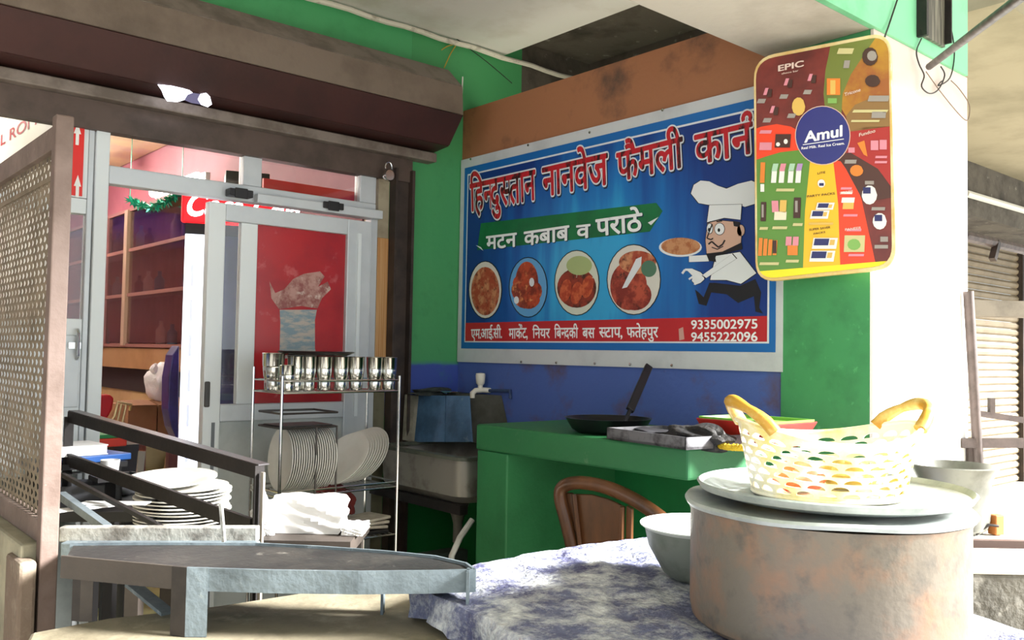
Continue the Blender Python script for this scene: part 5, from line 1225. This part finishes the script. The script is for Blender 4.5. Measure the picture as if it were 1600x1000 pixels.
ics = thing('ice_cream_sign', S_(1290, 440), 'round cornered ice cream price board with coloured fields hung at the pillar', 'sign')
mb = MB().prism([S_(*p)-SNn*.001 for p in outer], -SNn*.02); add('frame', mb, mat('sign_edge', '#d9b36a', .35, .2, col2='#e9d9a8', scale=6), ics, bevel=.003, label='pale golden rim')
mb = MB(); mb.face([S_(*p) for p in inn]); add('face', mb, mat('sign_maroon', '#7a2f28', .35, col2='#5c241f', scale=5), ics)
import itertools
def clipin(pts):        # keep a field inside the rounded face (convex clip)
    out = [Vector(p) for p in pts]
    area = sum(inn[i-1][0]*inn[i][1]-inn[i][0]*inn[i-1][1] for i in range(len(inn)))
    for i in range(len(inn)):
        a, b_ = Vector(inn[i-1]), Vector(inn[i]); d = b_-a
        if d.length < 1e-6: continue
        sgn = lambda p: (d.x*(p.y-a.y)-d.y*(p.x-a.x))*(1 if area > 0 else -1)
        new = []
        for j in range(len(out)):
            p, q = out[j-1], out[j]; sp, sq_ = sgn(p), sgn(q)
            if (sp >= 0) != (sq_ >= 0): new.append(p+(q-p)*(sp/(sp-sq_)))
            if sq_ >= 0: new.append(q)
        out = new
        if not out: return []
    return out
def sp_(pts, lay, m, nm, mbx=None, clip=True):
    q = clipin(pts) if clip else pts
    if len(q) < 3: return
    c = mbx or MB(); c.face([S_(p[0], p[1], lay) for p in q])
    if mbx is None: return add(nm, c, m, ics)
C0 = (1286, 212)
m_or = mat('sign_orange', '#e8421e', .35); m_yel = mat('sign_yellow', '#e8b821', .35); m_grn = mat('sign_green', '#5b8a35', .35); m_gold = mat('sign_gold', '#b98a25', .35, col2='#9c5a28', scale=5); m_oliv = mat('sign_olive', '#6f7a35', .35); m_red = mat('sign_crimson', '#a92a26', .35); m_brn = mat('sign_brown', '#4d2b22', .35); m_lem = mat('sign_lemon', '#f0dd17', .35)
A1_ = [rz(*p) for p in ((640, 100), (1010, 20), (900, 180), (800, 330), (735, 480), (725, 640), (600, 640), (585, 480), (600, 300), (625, 180))]
sp_(A1_, 1, m_oliv, 'field_olive')
sp_([rz(*p) for p in ((1010, 20), (1120, 60), (1130, 490), (950, 520), (830, 570), (760, 660), (725, 600), (735, 480), (800, 330), (900, 180))], 1, m_gold, 'field_gold')
sp_([rz(*p) for p in ((1130, 490), (950, 520), (830, 570), (760, 660), (790, 780), (1130, 735))], 2, mat('sign_khaki', '#8d6a3c', .35), 'field_khaki')
sp_([rz(*p) for p in ((1130, 735), (880, 745), (790, 780), (760, 960))]+[rz2(*p) for p in ((900, 60), (1040, 160), (1120, 270), (1140, 0))], 2, m_red, 'field_crimson')
sp_([rz(*p) for p in ((20, 770), (100, 740), (220, 720), (330, 740), (420, 790), (420, 920), (250, 940), (130, 975), (30, 1010))], 2, m_or, 'field_orange')
sp_([rz(*p) for p in ((30, 1010), (130, 975), (250, 935), (420, 915), (560, 1020))]+[rz2(*p) for p in ((480, 60), (440, 450), (425, 890), (0, 940))], 1, m_grn, 'field_green')
sp_([rz2(*p) for p in ((480, 60), (660, 50), (700, 400), (715, 870), (425, 895), (440, 450))], 2, m_yel, 'field_yellow')
sp_([rz2(*p) for p in ((660, 50), (760, 70), (880, 350), (990, 850), (715, 870), (700, 400))], 2, m_or, 'field_orange')
sp_([rz2(*p) for p in ((690, 20), (790, -10), (900, 55), (1010, 120), (1110, 260), (1140, 340), (900, 380), (760, 120))], 3, m_brn, 'field_brown')
sp_([rz2(*p) for p in ((20, 925), (1140, 835), (1140, 1010), (20, 1010))], 4, m_lem, 'lemon_strip')
cc_ = [(C0[0]+42*math.cos(i*.18), C0[1]+45*math.sin(i*.18)) for i in range(35)]
sp_([(C0[0]+(x-C0[0])*1.03, C0[1]+(y-C0[1])*1.03) for x, y in cc_], 5, mat('sign_pale', '#d9b9a8', .4), 'badge_rim'); sp_(cc_, 6, mat('sign_blue', '#2b2f78', .35), 'badge')
def sword(mb, s, o, e_, hgt, lay, spread=.015, k=6):
    O, U = S_(*o, lay), S_(*e_, lay); globals()['wd_h'] = .72
    lay_word(mb, word([s]), O, U, O+Vector((0, 0, hgt)), SNn, 0, spread, k); globals()['wd_h'] = .62
mb = MB(); sword(mb, 'Amul', (1258, 223), (1316, 213), .036, 7, .03, 8); sword(mb, 'Real Milk. Real Ice Cream.', (1253, 234), (1320, 226), .0085, 7, .02, 6)
poly_ln = [(1255, 226), (1319, 217), (1319, 218.2), (1255, 227.2)]; sp_(poly_ln, 7, None, '', mb)
add('badge_lettering', mb, mat('sign_white2', '#efeef0', .4), ics)
mb = MB(); sword(mb, 'EPIC', (1217, 112), (1256, 104), .020, 7, .03, 6)
add('epic_lettering', mb, mat('sign_tint', '#d9c3b8', .4), ics)
mb = MB()
for s, o, e_, h_ in (('Tricone', (1320, 151), (1345, 143), .011), ('Fundoo', (1343, 214), (1368, 207), .011), ('SUGAR FREE', (1313, 304), (1333, 301), .008), ('PANEER', (1321, 361), (1346, 358), .008), ('choco bar', (1222, 117), (1248, 112), .006)): sword(mb, s, o, e_, h_, 7, .02, 4)
add('small_lettering', mb, mat('sign_tint', ''), ics)
mb = MB()
for s, o, e_, h_ in (('LITE', (1278, 273), (1290, 271), .007), ('PARTY PACKS', (1262, 309), (1305, 304), .007), ('SUPER SAVER', (1265, 361), (1298, 357), .007), ('PACKS', (1272, 367), (1290, 364), .006)): sword(mb, s, o, e_, h_, 7, .02, 4)
add('field_lettering', mb, mat('sign_ink', '#5d3a1c', .4), ics)
# little product pictures, each a small print of wrapper, body and highlight
pm = {k: mat('product_'+k, v, .4) for k, v in dict(cream='#e6dcc2', pink='#d98a9a', orange='#dd7f2c', mint='#a9cdb0', lilac='#b08cc0', choc='#43261d', white='#e9e6e2', navy='#272a62', butter='#d9b25a', grey='#9a928c', pale='#c9c08a', green='#7fae58').items()}
def prod(pts, m, lay=7): sp_(pts, lay, pm[m], 'product_print')
def bar_(x, y, w, h, m, f=rz2, sk=0, lay=7):
    prod([f(x+sk, y), f(x+w+sk, y), f(x+w, y+h), f(x, y+h)], m, lay)
for x, m in ((180, 'mint'), (240, 'pink'), (310, 'mint'), (370, 'lilac')): bar_(x, 80, 42, 60, m, sk=14); bar_(x-4, 135, 40, 95, 'white', sk=8)
bar_(90, 70, 36, 160, 'orange', sk=6); bar_(94, 240, 30, 60, 'white'); bar_(95, 380, 42, 150, 'choc', sk=4); bar_(104, 400, 16, 100, 'grey', lay=8)
bar_(185, 370, 52, 90, 'pink', sk=-4); bar_(242, 365, 52, 95, 'butter', sk=6); bar_(200, 455, 95, 65, 'cream', sk=4); bar_(350, 345, 55, 160, 'choc', sk=6); bar_(365, 370, 20, 90, 'grey', lay=8)
for i in range(4): bar_(75+i*38, 660+i*6, 30, 140-i*8, 'orange', sk=8)
bar_(190, 680, 30, 100, 'choc', lay=8); bar_(290, 650, 45, 70, 'pink', sk=4); bar_(345, 650, 45, 70, 'pink', sk=4); bar_(305, 715, 80, 80, 'orange')
for (x, y, w, h) in ((525, 385, 135, 55), (480, 445, 140, 65), (495, 660, 190, 85), (475, 760, 190, 85)):
    bar_(x, y, w, h, 'white', sk=14); bar_(x+14, y+6, w*.6, h*.62, 'navy', sk=10, lay=8); bar_(x+w*.72, y+14, w*.2, h*.5, 'butter', sk=8, lay=8)
for y in (450, 545, 880): pass
prod([rz2(570+30*math.cos(i*.5), 235+32*math.sin(i*.5)) for i in range(12)], 'white'); bar_(553, 232, 36, 22, 'navy', lay=8)
bar_(725, 345, 100, 40, 'white', sk=6); bar_(735, 385, 85, 50, 'butter', sk=4); bar_(745, 640, 160, 130, 'pale', sk=6); prod([rz2(825+52*math.cos(i*.5), 712+44*math.sin(i*.5)) for i in range(12)], 'green', 8)
prod([rz2(845+52*math.cos(i*.5), 135+45*math.sin(i*.5)) for i in range(12)], 'orange'); bar_(750, 50, 90, 30, 'grey', sk=6)
prod([rz2(945+60*math.cos(i*.5), 325+75*math.sin(i*.5)) for i in range(12)], 'white'); bar_(895, 265, 60, 50, 'navy', lay=8); bar_(910, 215, 70, 28, 'grey')
prod([rz2(1025+55*math.cos(i*.5), 530+65*math.sin(i*.5)) for i in range(12)], 'white'); bar_(985, 480, 60, 50, 'navy', lay=8); bar_(960, 420, 105, 25, 'grey', sk=4); bar_(1030, 650, 60, 40, 'grey'); bar_(985, 715, 105, 28, 'grey')
for x, y in ((275, 365), (460, 330), (115, 440), (165, 580)): bar_(x, y, 26, 55, 'pink', rz, sk=18); bar_(x+30, y+10, 34, 62, 'choc', rz, sk=8)
for x, y in ((425, 455), (240, 490), (65, 525), (300, 640), (110, 675)): bar_(x, y, 60, 34, 'grey', rz, sk=14)
prod([rz(392+52*math.cos(i*.5), 585+72*math.sin(i*.5)) for i in range(12)], 'butter')
bar_(612, 365, 105, 130, 'orange', rz); bar_(640, 380, 40, 110, 'butter', rz, lay=8); bar_(690, 130, 120, 45, 'pale', rz, sk=16); bar_(740, 225, 45, 60, 'grey', rz, sk=10); bar_(620, 520, 70, 40, 'green', rz)
prod([rz(950+62*math.cos(i*.5), 195+72*math.sin(i*.5)) for i in range(12)], 'choc'); prod([rz(965+38*math.cos(i*.5), 190+40*math.sin(i*.5)) for i in range(12)], 'grey', 8); prod([rz(970+60*math.cos(i*.5), 385+48*math.sin(i*.5)) for i in range(12)], 'choc'); bar_(930, 500, 160, 45, 'grey', rz, sk=14); bar_(810, 610, 270, 22, 'pale', rz, sk=14); bar_(960, 625, 110, 50, 'grey', rz, sk=6); bar_(800, 690, 220, 16, 'pale', rz, sk=6)
bar_(205, 800, 120, 105, 'choc', rz, sk=8); bar_(85, 770, 90, 26, 'pink', rz, sk=10); bar_(85, 865, 95, 60, 'pink', rz, sk=4); prod([rz(232+16*math.cos(i*.6), 880+16*math.sin(i*.6)) for i in range(11)], 'white', 8); prod([rz(292+16*math.cos(i*.6), 858+20*math.sin(i*.6)) for i in range(11)], 'white', 8)
prod([rz(850, 870), rz(905, 850), rz(930, 975), rz(900, 960)], 'orange'); bar_(955, 850, 60, 75, 'pink', rz); bar_(1025, 845, 55, 75, 'pink', rz); bar_(780, 905, 50, 40, 'pink', rz)
for (x, y, w) in ((215, 275, 140), (85, 575, 65), (185, 570, 115), (345, 545, 75), (85, 850, 150), (290, 830, 100)): bar_(x, y, w, 22, 'pale', rz2, sk=6)
for (x, y, w, m) in ((470, 540, 190, 'butter'), (720, 265, 85, 'pink'), (720, 300, 90, 'white'), (740, 475, 110, 'pink'), (765, 590, 115, 'pink'), (780, 785, 120, 'pink'), (985, 60, 95, 'pink'), (990, 20, 90, 'pink')): bar_(x, y, w, 18, m, rz2, sk=4)
# hanging wire and hook of the sign
ht_ = S_(1380, 60)-SNn*.01
add('hanging_wire', MB().tube([ht_, P(1388, 42, y=yP1-.02), P(1402, 0, y=yP1-.02)], .003, 6), m_dki, ics, smooth=True)
add('side_bracket', MB().bar(S_(1393, 250)-SNn*.012, Vector((S_(1393, 250).x+.04, yP1-.003, S_(1393, 250).z)), .02, .012), m_dki, ics)

# ------------------------------------------------------------------ conduit channel, pole and wires on the pillar
YPF = yP1-.012
mc0, mc1 = P(1441, 30, y=YPF-.02), P(1481, 30, y=YPF-.02); zc0 = P(1460, 66, y=YPF-.02).z
cdt = thing('cable_channel', ((mc0.x+mc1.x)/2, YPF, zc0), 'dark metal cable channel fixed at the top of the white pillar', 'channel')
m_chan = mat('channel_dark', '#4a4740', .5, .3, col2='#7d7a6c', scale=5, stretch=(12, 1, .6), lo=.45, hi=.6)
add('back_strip', MB().box(mc0.x+.01, mc1.x-.004, YPF-.012, YPF-.001, zc0+.01, ZT+.28), m_chan, cdt)
add('rib', MB().box(mc0.x, mc0.x+.016, YPF-.035, YPF-.001, zc0, ZT+.28), m_dki, cdt); add('rib', MB().box(mc1.x-.008, mc1.x, YPF-.035, YPF-.001, zc0+.02, ZT+.28), m_dki, cdt)
d0, d1 = P(1452, 104, y=YPF-.03), P(1600, -8, d=1.9)
add('strut_pole', MB().tube([d0, d1], [.012, .012], 10), mat('pole_grey', '#373433', .5, .3, col2='#5b5856', scale=20), label='slanting dark metal pole running up from the top of the white pillar', cat='pole', smooth=True)
def wire(pts, y, lbl, r=.0025, nm='loose_wire', m=m_black, grp='loose wires on the pillar'):
    P_ = [P(a, b_, y=y) for a, b_ in pts]; S = []
    for i in range(len(P_)-1):
        a, b_ = P_[i], P_[i+1]; p0 = P_[max(i-1, 0)]; p3 = P_[min(i+2, len(P_)-1)]
        for k in range(5):
            t = k/5; S.append(.5*((2*a)+(b_-p0)*t+(2*p0-5*a+4*b_-p3)*t*t+(3*a-p0-3*b_+p3)*t**3))
    S.append(P_[-1]); return add(nm, MB().tube(S, r, 6), m, label=lbl, cat='wire', group=grp, smooth=True)
wire([(1480, 20), (1489, 60), (1491, 90), (1484, 122), (1466, 134), (1470, 128), (1474, 126)], YPF-.006, 'dark wire curving in a hook below the cable channel')
wire([(1440, 60), (1432, 80), (1436, 100), (1444, 118), (1440, 135), (1452, 146), (1466, 140), (1476, 118), (1470, 104)], YPF-.008, 'tangled dark wire looping around the foot of the slanting pole')
wire([(1447, 112), (1470, 144), (1498, 178), (1511, 188), (1515, 175), (1513, 160), (1498, 138), (1486, 126)], YPF-.006, 'thin brown wire falling in a wide loop to the pillar edge', .0018, m=mat('wire_brown', '#6d5a4a', .6))
# cobweb twist and cable at the ceiling by the shutter
wire([(646, 25), (680, 34), (720, 66), (760, 96), (800, 130)], -.02, 'thin dark cable sagging under the ceiling over the green lintel', .0022, grp='cables under the ceiling')
wire([(690, 78), (700, 72), (712, 70), (704, 84), (694, 106)], -.02, 'yellow twine knot hanging over the shutter casing', .003, nm='yellow_twine', m=mat('twine_yellow', '#b59a3c', .7), grp='cables under the ceiling')
add('white_strip', MB().bar(P(723, 120, y=-.012), P(721, 172, y=-.012), .008, .006, RT), mat('white_print', ''), label='short white plastic strip on the green wall beside the casing end', cat='strip')
